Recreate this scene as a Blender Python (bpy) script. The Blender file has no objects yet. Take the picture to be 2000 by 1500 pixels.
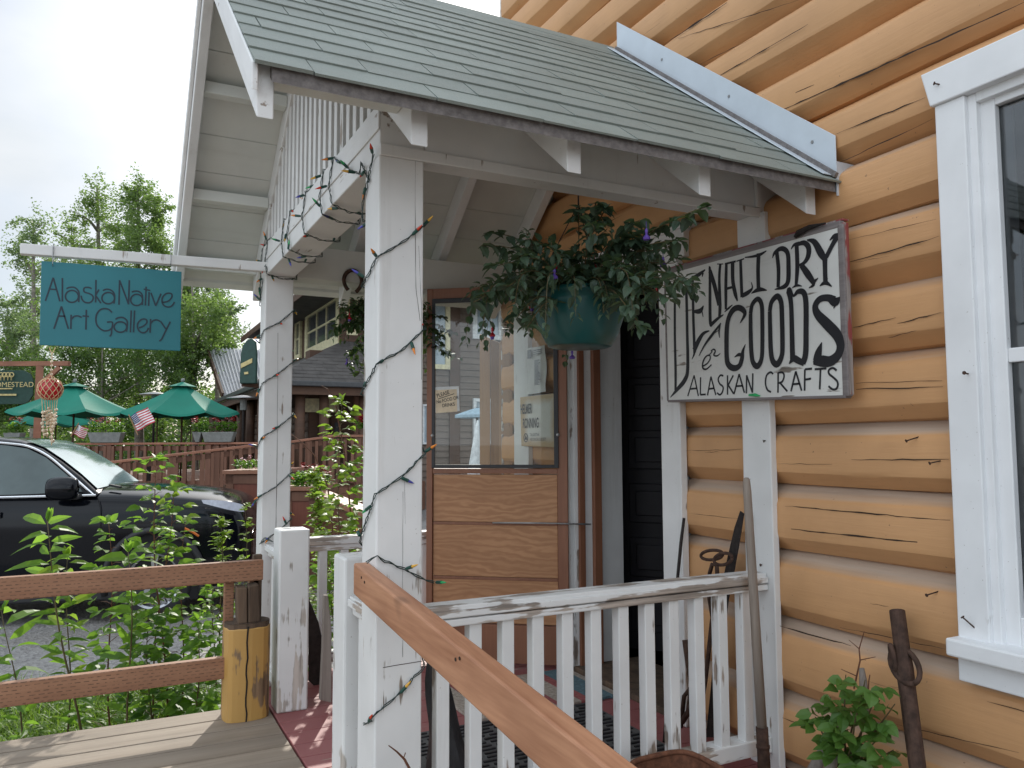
import bpy, math, random
from mathutils import Vector as V, Matrix
random.seed(7)
R = random.random
def U(a, b): return a + (b - a) * random.random()
S = bpy.context.scene
COL = S.collection

# ---------------------------------------------------------------- camera
F, YAW, PIT, ROL, EYE = 1551.58, math.radians(26.9497), math.radians(4.22327), math.radians(-0.24531), V((0, 0, 1.188))
fw = V((math.sin(YAW)*math.cos(PIT), math.cos(YAW)*math.cos(PIT), math.sin(PIT)))
r0 = V((math.cos(YAW), -math.sin(YAW), 0)); u0 = r0.cross(fw)
rt = r0*math.cos(ROL) + u0*math.sin(ROL); up = u0*math.cos(ROL) - r0*math.sin(ROL)
cd = bpy.data.cameras.new('camera'); cam = bpy.data.objects.new('camera', cd); COL.objects.link(cam)
cam.matrix_world = Matrix(((rt.x, up.x, -fw.x, EYE.x), (rt.y, up.y, -fw.y, EYE.y), (rt.z, up.z, -fw.z, EYE.z), (0, 0, 0, 1)))
cd.sensor_width = 36; cd.lens = 36*F/2000; cd.clip_start = .05; cd.clip_end = 2000
S.camera = cam

# ---------------------------------------------------------------- sky, sun, exposure
SUN = V((.356, .786, .505)).normalized()
EL, AZ = math.asin(SUN.z), math.atan2(SUN.x, SUN.y)
w = bpy.data.worlds.new('World'); S.world = w; w.use_nodes = True
nt = w.node_tree; nt.nodes.clear()
def wn(t, **k):
    n = nt.nodes.new(t)
    for a, b in k.items(): setattr(n, a, b)
    return n
sky = wn('ShaderNodeTexSky', sky_type='NISHITA', sun_disc=False, sun_elevation=EL, sun_rotation=AZ)
tc = wn('ShaderNodeTexCoord'); mp = wn('ShaderNodeMapping'); mp.inputs['Scale'].default_value = (1, 1, 2.2)
nz = wn('ShaderNodeTexNoise'); nz.inputs['Scale'].default_value = 2.1; nz.inputs['Detail'].default_value = 6; nz.inputs['Roughness'].default_value = .55
rp = wn('ShaderNodeValToRGB'); rp.color_ramp.elements[0].position = .36; rp.color_ramp.elements[0].color = (.45,)*3+(1,); rp.color_ramp.elements[1].position = .62
nz2 = wn('ShaderNodeTexNoise'); nz2.inputs['Scale'].default_value = 3.4; nz2.inputs['Detail'].default_value = 5
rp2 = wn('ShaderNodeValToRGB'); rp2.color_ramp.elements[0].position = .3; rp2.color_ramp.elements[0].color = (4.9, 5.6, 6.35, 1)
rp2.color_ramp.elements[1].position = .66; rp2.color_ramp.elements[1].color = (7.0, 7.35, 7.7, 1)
# added fill: unseen sky behind and above the viewer raised to light the foreground
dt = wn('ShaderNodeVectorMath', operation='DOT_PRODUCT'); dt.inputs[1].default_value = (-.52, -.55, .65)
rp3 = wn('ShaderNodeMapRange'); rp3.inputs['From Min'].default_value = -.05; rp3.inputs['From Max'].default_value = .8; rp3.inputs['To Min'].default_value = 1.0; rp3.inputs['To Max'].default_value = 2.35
mul = wn('ShaderNodeVectorMath', operation='SCALE')
mx = wn('ShaderNodeMixRGB'); bg = wn('ShaderNodeBackground'); bg.inputs['Strength'].default_value = .1; ow = wn('ShaderNodeOutputWorld')
L = nt.links.new
L(tc.outputs['Generated'], mp.inputs['Vector']); L(mp.outputs[0], nz.inputs['Vector']); L(mp.outputs[0], nz2.inputs['Vector'])
L(nz.outputs['Fac'], rp.inputs[0]); L(nz2.outputs['Fac'], rp2.inputs[0])
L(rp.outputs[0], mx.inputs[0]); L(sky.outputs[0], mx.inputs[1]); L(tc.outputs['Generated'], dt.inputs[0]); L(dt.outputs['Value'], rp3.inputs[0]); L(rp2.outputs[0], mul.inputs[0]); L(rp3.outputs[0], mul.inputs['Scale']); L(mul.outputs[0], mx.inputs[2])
ds_ = wn('ShaderNodeVectorMath', operation='DOT_PRODUCT'); ds_.inputs[1].default_value = SUN       # bright thin cloud round the sun
mr_ = wn('ShaderNodeMapRange'); mr_.inputs['From Min'].default_value = .84; mr_.inputs['To Min'].default_value = 0; mr_.inputs['To Max'].default_value = 1
pw = wn('ShaderNodeMath', operation='POWER'); pw.inputs[1].default_value = 2.2; sg = wn('ShaderNodeVectorMath', operation='SCALE'); sg.inputs[0].default_value = (15, 14.5, 13.6)
ad = wn('ShaderNodeVectorMath', operation='ADD'); L(tc.outputs['Generated'], ds_.inputs[0]); L(ds_.outputs['Value'], mr_.inputs['Value']); L(mr_.outputs[0], pw.inputs[0]); L(pw.outputs[0], sg.inputs['Scale'])
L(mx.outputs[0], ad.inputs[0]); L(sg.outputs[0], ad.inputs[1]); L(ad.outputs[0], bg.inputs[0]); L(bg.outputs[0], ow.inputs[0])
sl = bpy.data.lights.new('sun', 'SUN'); sl.energy = 3.4; sl.angle = math.radians(.6); sl.color = (1, .95, .86)
so = bpy.data.objects.new('sun', sl); COL.objects.link(so); so.rotation_euler = SUN.to_track_quat('Z', 'Y').to_euler(); so.location = SUN*60
S.view_settings.view_transform = 'Standard'; S.view_settings.look = 'None'; S.view_settings.gamma = 1; S.view_settings.exposure = .28
S.render.engine = 'CYCLES'
try:
    S.cycles.use_denoising = True; S.cycles.max_bounces = 8; S.cycles.transparent_max_bounces = 12; S.cycles.caustics_reflective = False; S.cycles.caustics_refractive = False
except Exception: pass

# ---------------------------------------------------------------- where a picture point lies in the place
def ray(px, py): return fw + rt*((px-1000)/F) - up*((py-750)/F)
def PX(px, py, x): d = ray(px, py); return EYE + d*(x/d.x)
def PY(px, py, y): d = ray(px, py); return EYE + d*(y/d.y)
def PZ(px, py, z): d = ray(px, py); return EYE + d*((z-EYE.z)/d.z)
def PD(px, py, k): return EYE + ray(px, py)*k
def PP(px, py, p, n): d = ray(px, py); return EYE + d*((p-EYE).dot(n)/d.dot(n))

# ---------------------------------------------------------------- mesh helpers
class MB:
    def __init__(s): s.v = []; s.f = []; s.m = []
    def add(s, vs, fs, mi=0):
        b = len(s.v); s.v += [tuple(x) for x in vs]; s.f += [tuple(b+i for i in f) for f in fs]; s.m += [mi]*len(fs); return s
    def hexa(s, p, mi=0):            # 8 corners: bottom ring then top ring
        return s.add(p, [(3,2,1,0),(4,5,6,7),(0,1,5,4),(1,2,6,5),(2,3,7,6),(3,0,4,7)], mi)
    def box(s, x0, x1, y0, y1, z0, z1, mi=0):
        return s.hexa([(x0,y0,z0),(x1,y0,z0),(x1,y1,z0),(x0,y1,z0),(x0,y0,z1),(x1,y0,z1),(x1,y1,z1),(x0,y1,z1)], mi)
    def frame(s, o, a, b, c, mi=0):  # corner o and three edge vectors
        o, a, b, c = V(o), V(a), V(b), V(c)
        return s.hexa([o, o+a, o+a+b, o+b, o+c, o+a+c, o+a+b+c, o+b+c], mi)
    def beam(s, p, q, wd, ht, upv=(0,0,1), mi=0):
        p, q = V(p), V(q); d = (q-p).normalized(); x = d.cross(V(upv)).normalized(); z = x.cross(d).normalized()
        c = [p + x*(i*wd/2) + z*(j*ht/2) for i, j in ((-1,-1),(1,-1),(1,1),(-1,1))]; e = [k + (q-p) for k in c]
        return s.add(c+e, [(0,1,2,3),(7,6,5,4),(0,4,5,1),(1,5,6,2),(2,6,7,3),(3,7,4,0)], mi)
    def tube(s, pts, rad, n=8, mi=0, cap=True):
        pts = [V(p) for p in pts]; k = len(pts)
        if not isinstance(rad, (list, tuple)): rad = [rad]*k
        b = len(s.v); x = None
        for i, p in enumerate(pts):
            t = (pts[min(i+1, k-1)] - pts[max(i-1, 0)])
            t = t.normalized() if t.length > 1e-9 else V((0,0,1))
            if x is None: x = t.orthogonal().normalized()
            else:
                x = x - t*x.dot(t); x = x.normalized() if x.length > 1e-6 else t.orthogonal().normalized()
            y = t.cross(x)
            for j in range(n):
                a = 2*math.pi*j/n; s.v.append(tuple(p + (x*math.cos(a) + y*math.sin(a))*rad[i]))
        for i in range(k-1):
            for j in range(n):
                s.f.append((b+i*n+j, b+i*n+(j+1) % n, b+(i+1)*n+(j+1) % n, b+(i+1)*n+j)); s.m.append(mi)
        if cap:
            s.f.append(tuple(b+j for j in range(n))[::-1]); s.f.append(tuple(b+(k-1)*n+j for j in range(n))); s.m += [mi, mi]
        return s
    def lathe(s, prof, o=(0,0,0), n=24, mi=0, ax=(0,0,1)):   # prof: (radius, height) along ax
        o = V(o); a = V(ax).normalized(); x = a.orthogonal().normalized(); y = a.cross(x); b = len(s.v)
        for r, h in prof:
            for j in range(n):
                t = 2*math.pi*j/n; s.v.append(tuple(o + a*h + (x*math.cos(t) + y*math.sin(t))*r))
        for i in range(len(prof)-1):
            for j in range(n):
                s.f.append((b+i*n+j, b+i*n+(j+1) % n, b+(i+1)*n+(j+1) % n, b+(i+1)*n+j)); s.m.append(mi)
        return s
    def prism(s, poly, d, mi=0):     # planar polygon pushed along d
        k = len(poly); p = [V(q) for q in poly]; d = V(d); b = len(s.v)
        s.v += [tuple(q) for q in p] + [tuple(q+d) for q in p]
        s.f += [tuple(b+i for i in range(k))[::-1], tuple(b+k+i for i in range(k))] + [(b+i, b+(i+1) % k, b+k+(i+1) % k, b+k+i) for i in range(k)]
        s.m += [mi]*(k+2); return s
    def grid(s, rows, mi=0, closed=False):
        b = len(s.v); n = len(rows[0])
        for r in rows: s.v += [tuple(q) for q in r]
        for i in range(len(rows)-1):
            for j in range(n if closed else n-1):
                s.f.append((b+i*n+j, b+i*n+(j+1) % n, b+(i+1)*n+(j+1) % n, b+(i+1)*n+j)); s.m.append(mi)
        return s
    def build(s, name, mats, parent=None, bevel=0, smooth=False, seg=2, kind=None):
        me = bpy.data.meshes.new(name); me.from_pydata(s.v, [], s.f)
        mats = mats if isinstance(mats, (list, tuple)) else [mats]
        for m in mats: me.materials.append(m)
        if len(mats) > 1: me.polygons.foreach_set('material_index', s.m)
        if smooth: me.polygons.foreach_set('use_smooth', [True]*len(me.polygons))
        me.update()
        return link(name, me, parent, bevel, seg, smooth, kind)
def thing(name, label, cat, loc=(0,0,0), rotz=0, group=None, local=False):
    o = bpy.data.objects.new(name, None); COL.objects.link(o); o.location = loc; o.rotation_euler = (0, 0, rotz); o.empty_display_size = .1
    o['label'] = label; o['category'] = cat
    if group: o['group'] = group
    LOCAL[o.name] = local
    return o
LOCAL = {}
def tag(o, label, cat, group=None):
    o['label'] = label; o['category'] = cat
    if group: o['group'] = group
    return o
def struct(o): o['kind'] = 'structure'; return o
def link(name, me, parent=None, bevel=0, seg=2, smooth=False, kind=None):
    o = bpy.data.objects.new(name, me); COL.objects.link(o)
    if bevel:
        b = o.modifiers.new('bevel', 'BEVEL'); b.width = bevel; b.segments = seg; b.limit_method = 'ANGLE'; b.angle_limit = math.radians(50)
    if parent is not None:
        o.parent = parent
        if parent.type == 'EMPTY' and not LOCAL.get(parent.name, False):   # part drawn in place-coordinates
            o.matrix_parent_inverse = Matrix.Translation(-V(parent.location))
    if kind: o['kind'] = kind
    return o
def copy_tree(o, loc, rotz=None, label=None):
    c = o.copy(); COL.objects.link(c); c.location = loc; LOCAL[c.name] = LOCAL.get(o.name, False)
    if rotz is not None: c.rotation_euler = (0, 0, rotz)
    if label: c['label'] = label
    for ch in list(o.children):
        d = ch.copy(); COL.objects.link(d); d.parent = c
        for g in list(ch.children):
            e = g.copy(); COL.objects.link(e); e.parent = d
    return c

# ---------------------------------------------------------------- materials
def nodes(name):
    m = bpy.data.materials.new(name); m.use_nodes = True; t = m.node_tree; b = t.nodes['Principled BSDF']; return m, t, b
def c4(c): return (c[0], c[1], c[2], 1)
def coords(t, sc, rot=(0,0,0)):
    a = t.nodes.new('ShaderNodeTexCoord'); p = t.nodes.new('ShaderNodeMapping'); p.inputs['Scale'].default_value = sc; p.inputs['Rotation'].default_value = rot
    t.links.new(a.outputs['Object'], p.inputs['Vector']); return p.outputs[0]
def noise(t, vec, s, det=4, ro=.55, dist=0):
    n = t.nodes.new('ShaderNodeTexNoise'); n.inputs['Scale'].default_value = s; n.inputs['Detail'].default_value = det; n.inputs['Roughness'].default_value = ro; n.inputs['Distortion'].default_value = dist
    if vec is not None: t.links.new(vec, n.inputs['Vector'])
    return n.outputs['Fac']
def ramp(t, f, a, b, ca=(0,0,0), cb=(1,1,1)):
    r = t.nodes.new('ShaderNodeValToRGB'); e = r.color_ramp.elements; e[0].position = a; e[1].position = b; e[0].color = c4(ca); e[1].color = c4(cb)
    t.links.new(f, r.inputs[0]); return r.outputs[0]
def mix(t, f, a, b, mode='MIX'):
    n = t.nodes.new('ShaderNodeMixRGB'); n.blend_type = mode
    for k, x in ((0, f), (1, a), (2, b)):
        if isinstance(x, (int, float)): n.inputs[k].default_value = x
        elif isinstance(x, tuple): n.inputs[k].default_value = c4(x)
        else: t.links.new(x, n.inputs[k])
    return n.outputs[0]
def math_(t, op, a, b):
    n = t.nodes.new('ShaderNodeMath'); n.operation = op
    for k, x in ((0, a), (1, b)):
        if isinstance(x, (int, float)): n.inputs[k].default_value = x
        else: t.links.new(x, n.inputs[k])
    return n.outputs[0]
def bump(t, b, h, st=.3, d=.002):
    n = t.nodes.new('ShaderNodeBump'); n.inputs['Strength'].default_value = st; n.inputs['Distance'].default_value = d
    t.links.new(h, n.inputs['Height']); t.links.new(n.outputs[0], b.inputs['Normal'])
def setc(t, b, x):
    if isinstance(x, tuple): b.inputs['Base Color'].default_value = c4(x)
    else: t.links.new(x, b.inputs['Base Color'])
def sc(c, k): return tuple(x*k for x in c)
def plain(name, c, rough=.6, metal=0, var=.18, s=14, bmp=.15, stretch=(1,1,1), spec=.5):
    m, t, b = nodes(name); v = coords(t, stretch); n = noise(t, v, s)
    setc(t, b, ramp(t, n, .3, .7, sc(c, 1-var), sc(c, 1+var))); b.inputs['Roughness'].default_value = rough; b.inputs['Metallic'].default_value = metal
    b.inputs['Specular IOR Level'].default_value = spec
    if bmp: bump(t, b, noise(t, v, s*4), bmp)
    return m
def painted(name, c, along, peel=.0, under=(.27, .22, .18), rough=.5, dirt=.12, dirtc=(.30, .27, .22), foot=0):
    """brushed paint on wood: along = stretch so that grain runs along one axis; peel = share of bare wood"""
    m, t, b = nodes(name); v = coords(t, along); vv = coords(t, (1,1,1))
    g = noise(t, v, 60, 5, .6); big = noise(t, vv, 5, 3)
    col = ramp(t, big, .3, .75, sc(c, .92), sc(c, 1.04))
    d1 = ramp(t, noise(t, v, 9, 6, .65), .58, .78); col = mix(t, math_(t, 'MULTIPLY', d1, dirt*3), col, dirtc)
    spk = ramp(t, noise(t, vv, 120, 2), .735, .76); col = mix(t, math_(t, 'MULTIPLY', spk, .5), col, (.22, .18, .14))
    h = math_(t, 'ADD', g, math_(t, 'MULTIPLY', noise(t, v, 14, 3), .8))
    if peel:
        p = noise(t, v, 22, 8, .62); q = noise(t, vv, 6, 3); s_ = math_(t, 'ADD', math_(t, 'MULTIPLY', p, .6), math_(t, 'MULTIPLY', q, .4))
        if foot:                                             # more bare wood low down, where rain splashes
            cz = t.nodes.new('ShaderNodeSeparateXYZ'); t.links.new(vv, cz.inputs[0]); mr = t.nodes.new('ShaderNodeMapRange'); mr.inputs['From Min'].default_value = .0; mr.inputs['From Max'].default_value = .4; mr.inputs['To Min'].default_value = foot; mr.inputs['To Max'].default_value = 0
            t.links.new(cz.outputs[2], mr.inputs['Value']); s_ = math_(t, 'ADD', s_, mr.outputs[0])
        th = .66 - peel*.3
        k = ramp(t, s_, th, th+.02); uc = ramp(t, g, .35, .65, sc(under, .6), sc(under, 1.5)); col = mix(t, k, col, uc)
        h = math_(t, 'SUBTRACT', math_(t, 'MULTIPLY', g, .4), math_(t, 'MULTIPLY', k, .8))
    setc(t, b, col); b.inputs['Roughness'].default_value = rough; bump(t, b, h, .35, .0025); return m
def timber(name, c1, c2, along, s=14, rough=.62, knots=.0, pits=False, contrast=(.3, .7), weather=0):
    m, t, b = nodes(name); v = coords(t, along); vv = coords(t, (1,1,1))
    g = noise(t, v, s, 6, .6, .6); f = noise(t, v, s*7, 3)
    h = math_(t, 'ADD', math_(t, 'MULTIPLY', g, .7), math_(t, 'MULTIPLY', f, .3))
    col = ramp(t, h, contrast[0], contrast[1], c1, c2)
    bigv = noise(t, vv, 3.3, 3); col = mix(t, ramp(t, bigv, .42, .75, (0,0,0), (.45,.45,.45)), col, sc(c1, .75))
    if weather: col = mix(t, math_(t, 'MULTIPLY', ramp(t, noise(t, v, 6, 5), .4, .7), weather), col, (.24, .21, .18))
    if knots: col = mix(t, ramp(t, noise(t, coords(t, tuple(.25 + .75*(a if a > .5 else .35) for a in along)), 9, 1), .74 - .05*(knots-1), .8), col, sc(c1, .35))
    if pits:
        br = t.nodes.new('ShaderNodeTexBrick'); br.offset = .5
        br.inputs['Scale'].default_value = 1; br.inputs['Brick Width'].default_value = .031; br.inputs['Row Height'].default_value = .0135; br.inputs['Mortar Size'].default_value = .0053; br.inputs['Mortar Smooth'].default_value = .1
        cc = t.nodes.new('ShaderNodeTexCoord'); sp = t.nodes.new('ShaderNodeSeparateXYZ'); cb = t.nodes.new('ShaderNodeCombineXYZ')
        t.links.new(cc.outputs['Object'], sp.inputs[0]); t.links.new(sp.outputs['X'], cb.inputs[0]); t.links.new(sp.outputs['Z'], cb.inputs[1]); t.links.new(cb.outputs[0], br.inputs['Vector'])
        k = math_(t, 'MULTIPLY', math_(t, 'SUBTRACT', 1, br.outputs['Fac']), ramp(t, noise(t, vv, 40, 3), .40, .56)); col = mix(t, math_(t, 'MULTIPLY', k, .8), col, sc(c1, .25))
    setc(t, b, col); b.inputs['Roughness'].default_value = rough; bump(t, b, h, .4, .002); return m
def logm():
    # ochre paint, greyed by grime where the log's upper bevel was left weathered (attribute 'weather')
    m, t, b = nodes('ochre log paint'); v = coords(t, AY); vv = coords(t, (1,1,1)); c = (.605, .332, .152)
    col = ramp(t, noise(t, vv, 3.5, 4), .3, .72, sc(c, .90), sc(c, 1.06)); g = noise(t, v, 30, 6, .65); g2 = noise(t, v, 90, 4)
    col = mix(t, math_(t, 'MULTIPLY', ramp(t, g, .5, .75), .25), col, (.46, .245, .11))
    col = mix(t, math_(t, 'MULTIPLY', ramp(t, noise(t, v, 13, 7, .7), .62, .72), .22), col, (.32, .19, .10))
    at = t.nodes.new('ShaderNodeAttribute'); at.attribute_name = 'weather'
    k = ramp(t, math_(t, 'ADD', at.outputs['Fac'], math_(t, 'MULTIPLY', math_(t, 'SUBTRACT', noise(t, v, 7, 6, .7), .5), .9)), .42, .85)
    col = mix(t, math_(t, 'MULTIPLY', k, .80), col, ramp(t, noise(t, v, 16, 5), .35, .65, (.36, .31, .27), (.58, .50, .42)))
    spk = ramp(t, noise(t, vv, 70, 2), .745, .76); col = mix(t, math_(t, 'MULTIPLY', spk, .6), col, (.16, .09, .05))
    setc(t, b, col); b.inputs['Roughness'].default_value = .55; bump(t, b, math_(t, 'ADD', math_(t, 'ADD', g, math_(t, 'MULTIPLY', g2, .5)), math_(t, 'MULTIPLY', noise(t, v, 4, 3), 1.6)), .45, .004); return m
def plywood(name, c1, c2):
    m, t, b = nodes(name); v = coords(t, (1, 1, 3.2)); n = noise(t, coords(t, (1.3, 1.3, 4.2)), 2.2, 3, .5)
    wv = t.nodes.new('ShaderNodeTexWave'); wv.wave_type = 'BANDS'; wv.bands_direction = 'Z'; wv.inputs['Scale'].default_value = 3.2; wv.inputs['Distortion'].default_value = 22; wv.inputs['Detail'].default_value = 4; wv.inputs['Detail Scale'].default_value = .55; wv.inputs['Detail Roughness'].default_value = .62
    t.links.new(v, wv.inputs['Vector']); g = noise(t, coords(t, (1.5, 1.5, 40)), 12, 5)
    col = ramp(t, math_(t, 'ADD', math_(t, 'MULTIPLY', wv.outputs['Fac'], .55), math_(t, 'MULTIPLY', g, .45)), .2, .8, c1, c2)
    col = mix(t, ramp(t, n, .4, .7, (0,0,0), (.5,.5,.5)), col, sc(c1, .85))
    setc(t, b, col); b.inputs['Roughness'].default_value = .55; bump(t, b, g, .2, .001); return m
def leafm(name, c, c2, trans=.45, rough=.45, spec=.4):
    m, t, b = nodes(name); ge = t.nodes.new('ShaderNodeNewGeometry')
    col = ramp(t, ge.outputs['Random Per Island'], 0, 1, c, c2); setc(t, b, col); b.inputs['Roughness'].default_value = rough; b.inputs['Specular IOR Level'].default_value = spec
    tr = t.nodes.new('ShaderNodeBsdfTranslucent'); t.links.new(mix(t, .6, col, (.22, .36, .02), 'ADD'), tr.inputs[0])
    ms = t.nodes.new('ShaderNodeMixShader'); ms.inputs[0].default_value = trans
    t.links.new(b.outputs[0], ms.inputs[1]); t.links.new(tr.outputs[0], ms.inputs[2]); t.links.new(ms.outputs[0], t.nodes['Material Output'].inputs[0]); return m
def glassm(name, tint=(1,1,1), refl=1.0, rough=.01, smudge=0):
    m, t, b = nodes(name); t.nodes.remove(b); tr = t.nodes.new('ShaderNodeBsdfTransparent'); tr.inputs[0].default_value = c4(tint)
    gl = t.nodes.new('ShaderNodeBsdfGlossy'); gl.inputs['Roughness'].default_value = rough; fr = t.nodes.new('ShaderNodeFresnel'); fr.inputs[0].default_value = 1.5
    ms = t.nodes.new('ShaderNodeMixShader'); t.links.new(math_(t, 'MULTIPLY', fr.outputs[0], refl), ms.inputs[0]); t.links.new(tr.outputs[0], ms.inputs[1]); t.links.new(gl.outputs[0], ms.inputs[2])
    out = ms.outputs[0]
    if smudge:
        d = t.nodes.new('ShaderNodeBsdfDiffuse'); d.inputs[0].default_value = (.7, .72, .74, 1); m2 = t.nodes.new('ShaderNodeMixShader')
        sp = ramp(t, noise(t, coords(t, (1, 1, 1)), 7, 6, .7), .45, .8, (0,0,0), (smudge,)*3); t.links.new(sp, m2.inputs[0]); t.links.new(out, m2.inputs[1]); t.links.new(d.outputs[0], m2.inputs[2]); out = m2.outputs[0]
    t.links.new(out, t.nodes['Material Output'].inputs[0]); return m
AX, AY, AZ_ = (.06, 1, 1), (1, .06, 1), (1, 1, .06)
WH = (.76, .76, .75)
M = {}
M['white_v'] = painted('white paint upright', WH, AZ_, .16, foot=.07)
M['white_x'] = painted('white paint across', WH, AX, .1)
M['white_y'] = painted('white paint along', WH, AY, .1)
M['white_worn'] = painted('worn white rail paint', WH, AX, .52, under=(.33, .28, .24))
M['white_worn_y'] = painted('worn white rail paint along', WH, AY, .45, under=(.33, .28, .24))
M['white_newel'] = painted('flaking white post paint', WH, AZ_, .24, under=(.40, .36, .32), foot=.09)
M['white_trim'] = painted('white window paint', (.80, .81, .82), AZ_, .13, dirt=.07)
M['white_trim_y'] = painted('white window head paint', (.80, .81, .82), AY, .16, dirt=.06)
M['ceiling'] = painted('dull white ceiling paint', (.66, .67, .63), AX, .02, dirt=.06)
M['log'] = painted('ochre log paint', (.60, .315, .130), AY, .0, dirt=.13, dirtc=(.40, .24, .13), rough=.55)
M['log_top'] = painted('faded dusty log top', (.54, .38, .25), AY, .16, under=(.5, .46, .41), dirt=.3, dirtc=(.5, .44, .37), rough=.75)
M['log_low'] = painted('log underside paint', (.50, .24, .065), AY, 0, dirt=.10, dirtc=(.24, .14, .07), rough=.6)
M['log'] = logm()
M['crack'] = plain('dark timber check', (.035, .02, .012), .9)
def shinglem():
    m, t, b = nodes('grey green shingle'); v = coords(t, (1,1,1)); ge = t.nodes.new('ShaderNodeNewGeometry'); a = (.20, .238, .215)
    col = ramp(t, ge.outputs['Random Per Island'], 0, 1, sc(a, .86), sc(a, 1.12)); gr = noise(t, v, 420, 2, .7); col = mix(t, ramp(t, gr, .35, .7, (0,0,0), (.55,.55,.55)), col, (.36, .38, .36))
    col = mix(t, ramp(t, noise(t, v, 2.6, 5, .6), .45, .75, (0,0,0), (.5,.5,.5)), col, (.16, .175, .15)); col = mix(t, ramp(t, noise(t, coords(t, (1, .3, 1)), 8, 5), .60, .75, (0,0,0), (.35,.35,.35)), col, (.12, .13, .11))
    setc(t, b, col); b.inputs['Roughness'].default_value = .62; bump(t, b, gr, .6, .003); return m
M['shingle'] = shinglem()
M['shingle_edge'] = plain('weathered roof edge', (.165, .15, .145), .9, 0, .3, 60, .6)
M['metal_flash'] = plain('pale painted flashing', (.60, .66, .72), .42, .15, .05, 8, .05)
M['gap'] = plain('dark gap', (.012, .011, .012), .95)
M['red_floor'] = painted('worn red floor paint', (.30, .10, .10), AX, .2, under=(.34, .26, .22), rough=.6, dirt=.2)
M['deck'] = timber('grey brown deck board', (.20, .155, .115), (.37, .30, .23), AX, 12, .75, weather=.5)
M['redwood'] = timber('red brown stained rail', (.235, .105, .055), (.40, .21, .12), AX, 10, .55, knots=1, pits=True)
M['redwood_low'] = timber('red brown stained low rail', (.235, .105, .055), (.40, .21, .12), AX, 10, .55, knots=1, pits=True)
M['cedar_y'] = timber('orange brown handrail', (.29, .115, .055), (.58, .30, .17), AY, 13, .5, knots=2, contrast=(.33, .66))
M['door_brown'] = timber('brown stained door frame', (.19, .075, .04), (.30, .13, .07), AZ_, 12, .5)
M['ply'] = plywood('varnished plywood', (.36, .17, .076), (.47, .245, .118))
M['black_frame'] = plain('black window strip', (.015, .015, .018), .45)
M['yellow'] = painted('mustard post paint', (.50, .29, .085), AZ_, .30, under=(.20, .13, .075), rough=.5, dirt=.2)
M['oldwood'] = timber('dark old wood', (.05, .035, .025), (.17, .11, .07), AZ_, 14, .85, contrast=(.35, .65))
M['greywood'] = timber('silvered wood', (.17, .14, .12), (.36, .32, .28), AZ_, 16, .85)
M['handle_wood'] = timber('grey tool handle', (.20, .16, .13), (.38, .32, .27), AZ_, 30, .8)
M['rust'] = plain('dark rusted iron', (.075, .042, .03), .85, .3, .45, 40, .6)
M['rust_pan'] = plain('rusted sheet', (.16, .065, .035), .9, .2, .4, 50, .6)
M['iron'] = plain('black iron', (.035, .028, .026), .7, .5, .4, 40, .5)
M['steel'] = plain('grey steel', (.35, .35, .35), .4, .8, .1, 30)
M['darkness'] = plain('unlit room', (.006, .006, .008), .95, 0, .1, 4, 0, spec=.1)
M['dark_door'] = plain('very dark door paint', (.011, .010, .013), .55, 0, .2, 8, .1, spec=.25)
M['glass_door'] = glassm('plastic door pane', (.93, .95, .94), .9, .015, .05)
M['glass_win'] = glassm('old window pane', (.75, .78, .8), 1.6, .02, .015)
M['glass_dark'] = plain('far window pane', (.075, .082, .09), .08, 0, .1, 3, 0)
M['glass_sky'] = plain('bright far pane', (.33, .40, .45), .08, 0, .2, 3, 0)
M['paper'] = plain('paper', (.72, .72, .70), .8, 0, .05, 20, .1)
M['tan'] = plain('tan card', (.74, .62, .45), .8, 0, .12, 25, .1)
M['ink'] = plain('black ink', (.012, .012, .016), .6)
M['greyink'] = plain('faded print', (.25, .26, .28), .8)
M['signwhite'] = painted('weathered white sign paint', (.70, .70, .67), AY, .12, under=(.22, .19, .16), rough=.6)
M['signrim'] = timber('grey sign edge', (.14, .12, .12), (.30, .27, .26), AY, 20, .85)
M['signred'] = painted('worn red sign edge', (.27, .06, .06), AZ_, .62, under=(.25, .23, .22))
M['teal'] = plain('teal sign paint', (.02, .18, .215), .5, 0, .10, 2.5, .06)
M['tealink'] = plain('sign lettering', (.012, .03, .05), .55)
M['green_pot'] = plain('green plastic pot', (.008, .075, .072), .28, 0, .1, 6, .05)
M['fuchsia_leaf'] = leafm('fuchsia leaf', (.032, .058, .04), (.065, .105, .065), .18)
M['stem'] = plain('plant stem', (.10, .075, .03), .7)
M['redstem'] = plain('reddish stem', (.13, .05, .025), .7)
M['petal_red'] = plain('red petal', (.40, .008, .02), .5)
M['petal_violet'] = plain('violet petal', (.10, .05, .30), .5)
M['leaf'] = leafm('bright leaf', (.07, .16, .02), (.15, .28, .04), .58)
M['leaf_yellow'] = leafm('yellow green leaf', (.12, .20, .025), (.23, .31, .05), .55)
M['leaf_dark'] = leafm('mid green leaf', (.04, .105, .018), (.085, .18, .035), .5)
M['leaf_sap'] = leafm('fresh sapling leaf', (.06, .14, .024), (.11, .215, .045), .3)
M['grass'] = leafm('grass blade', (.06, .13, .015), (.16, .24, .04), .45)
M['tree_a'] = leafm('birch leaf', (.07, .12, .042), (.15, .21, .08), .48)
M['tree_b'] = leafm('pale poplar leaf', (.085, .125, .075), (.16, .21, .12), .45)
M['tree_c'] = leafm('shaded tree leaf', (.036, .075, .026), (.09, .15, .045), .42)
M['leaf_far'] = leafm('undergrowth leaf', (.03, .075, .018), (.08, .14, .035), .35)
M['fuchsia_far'] = leafm('shaded fuchsia leaf', (.022, .05, .02), (.055, .10, .035), .12)
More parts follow.
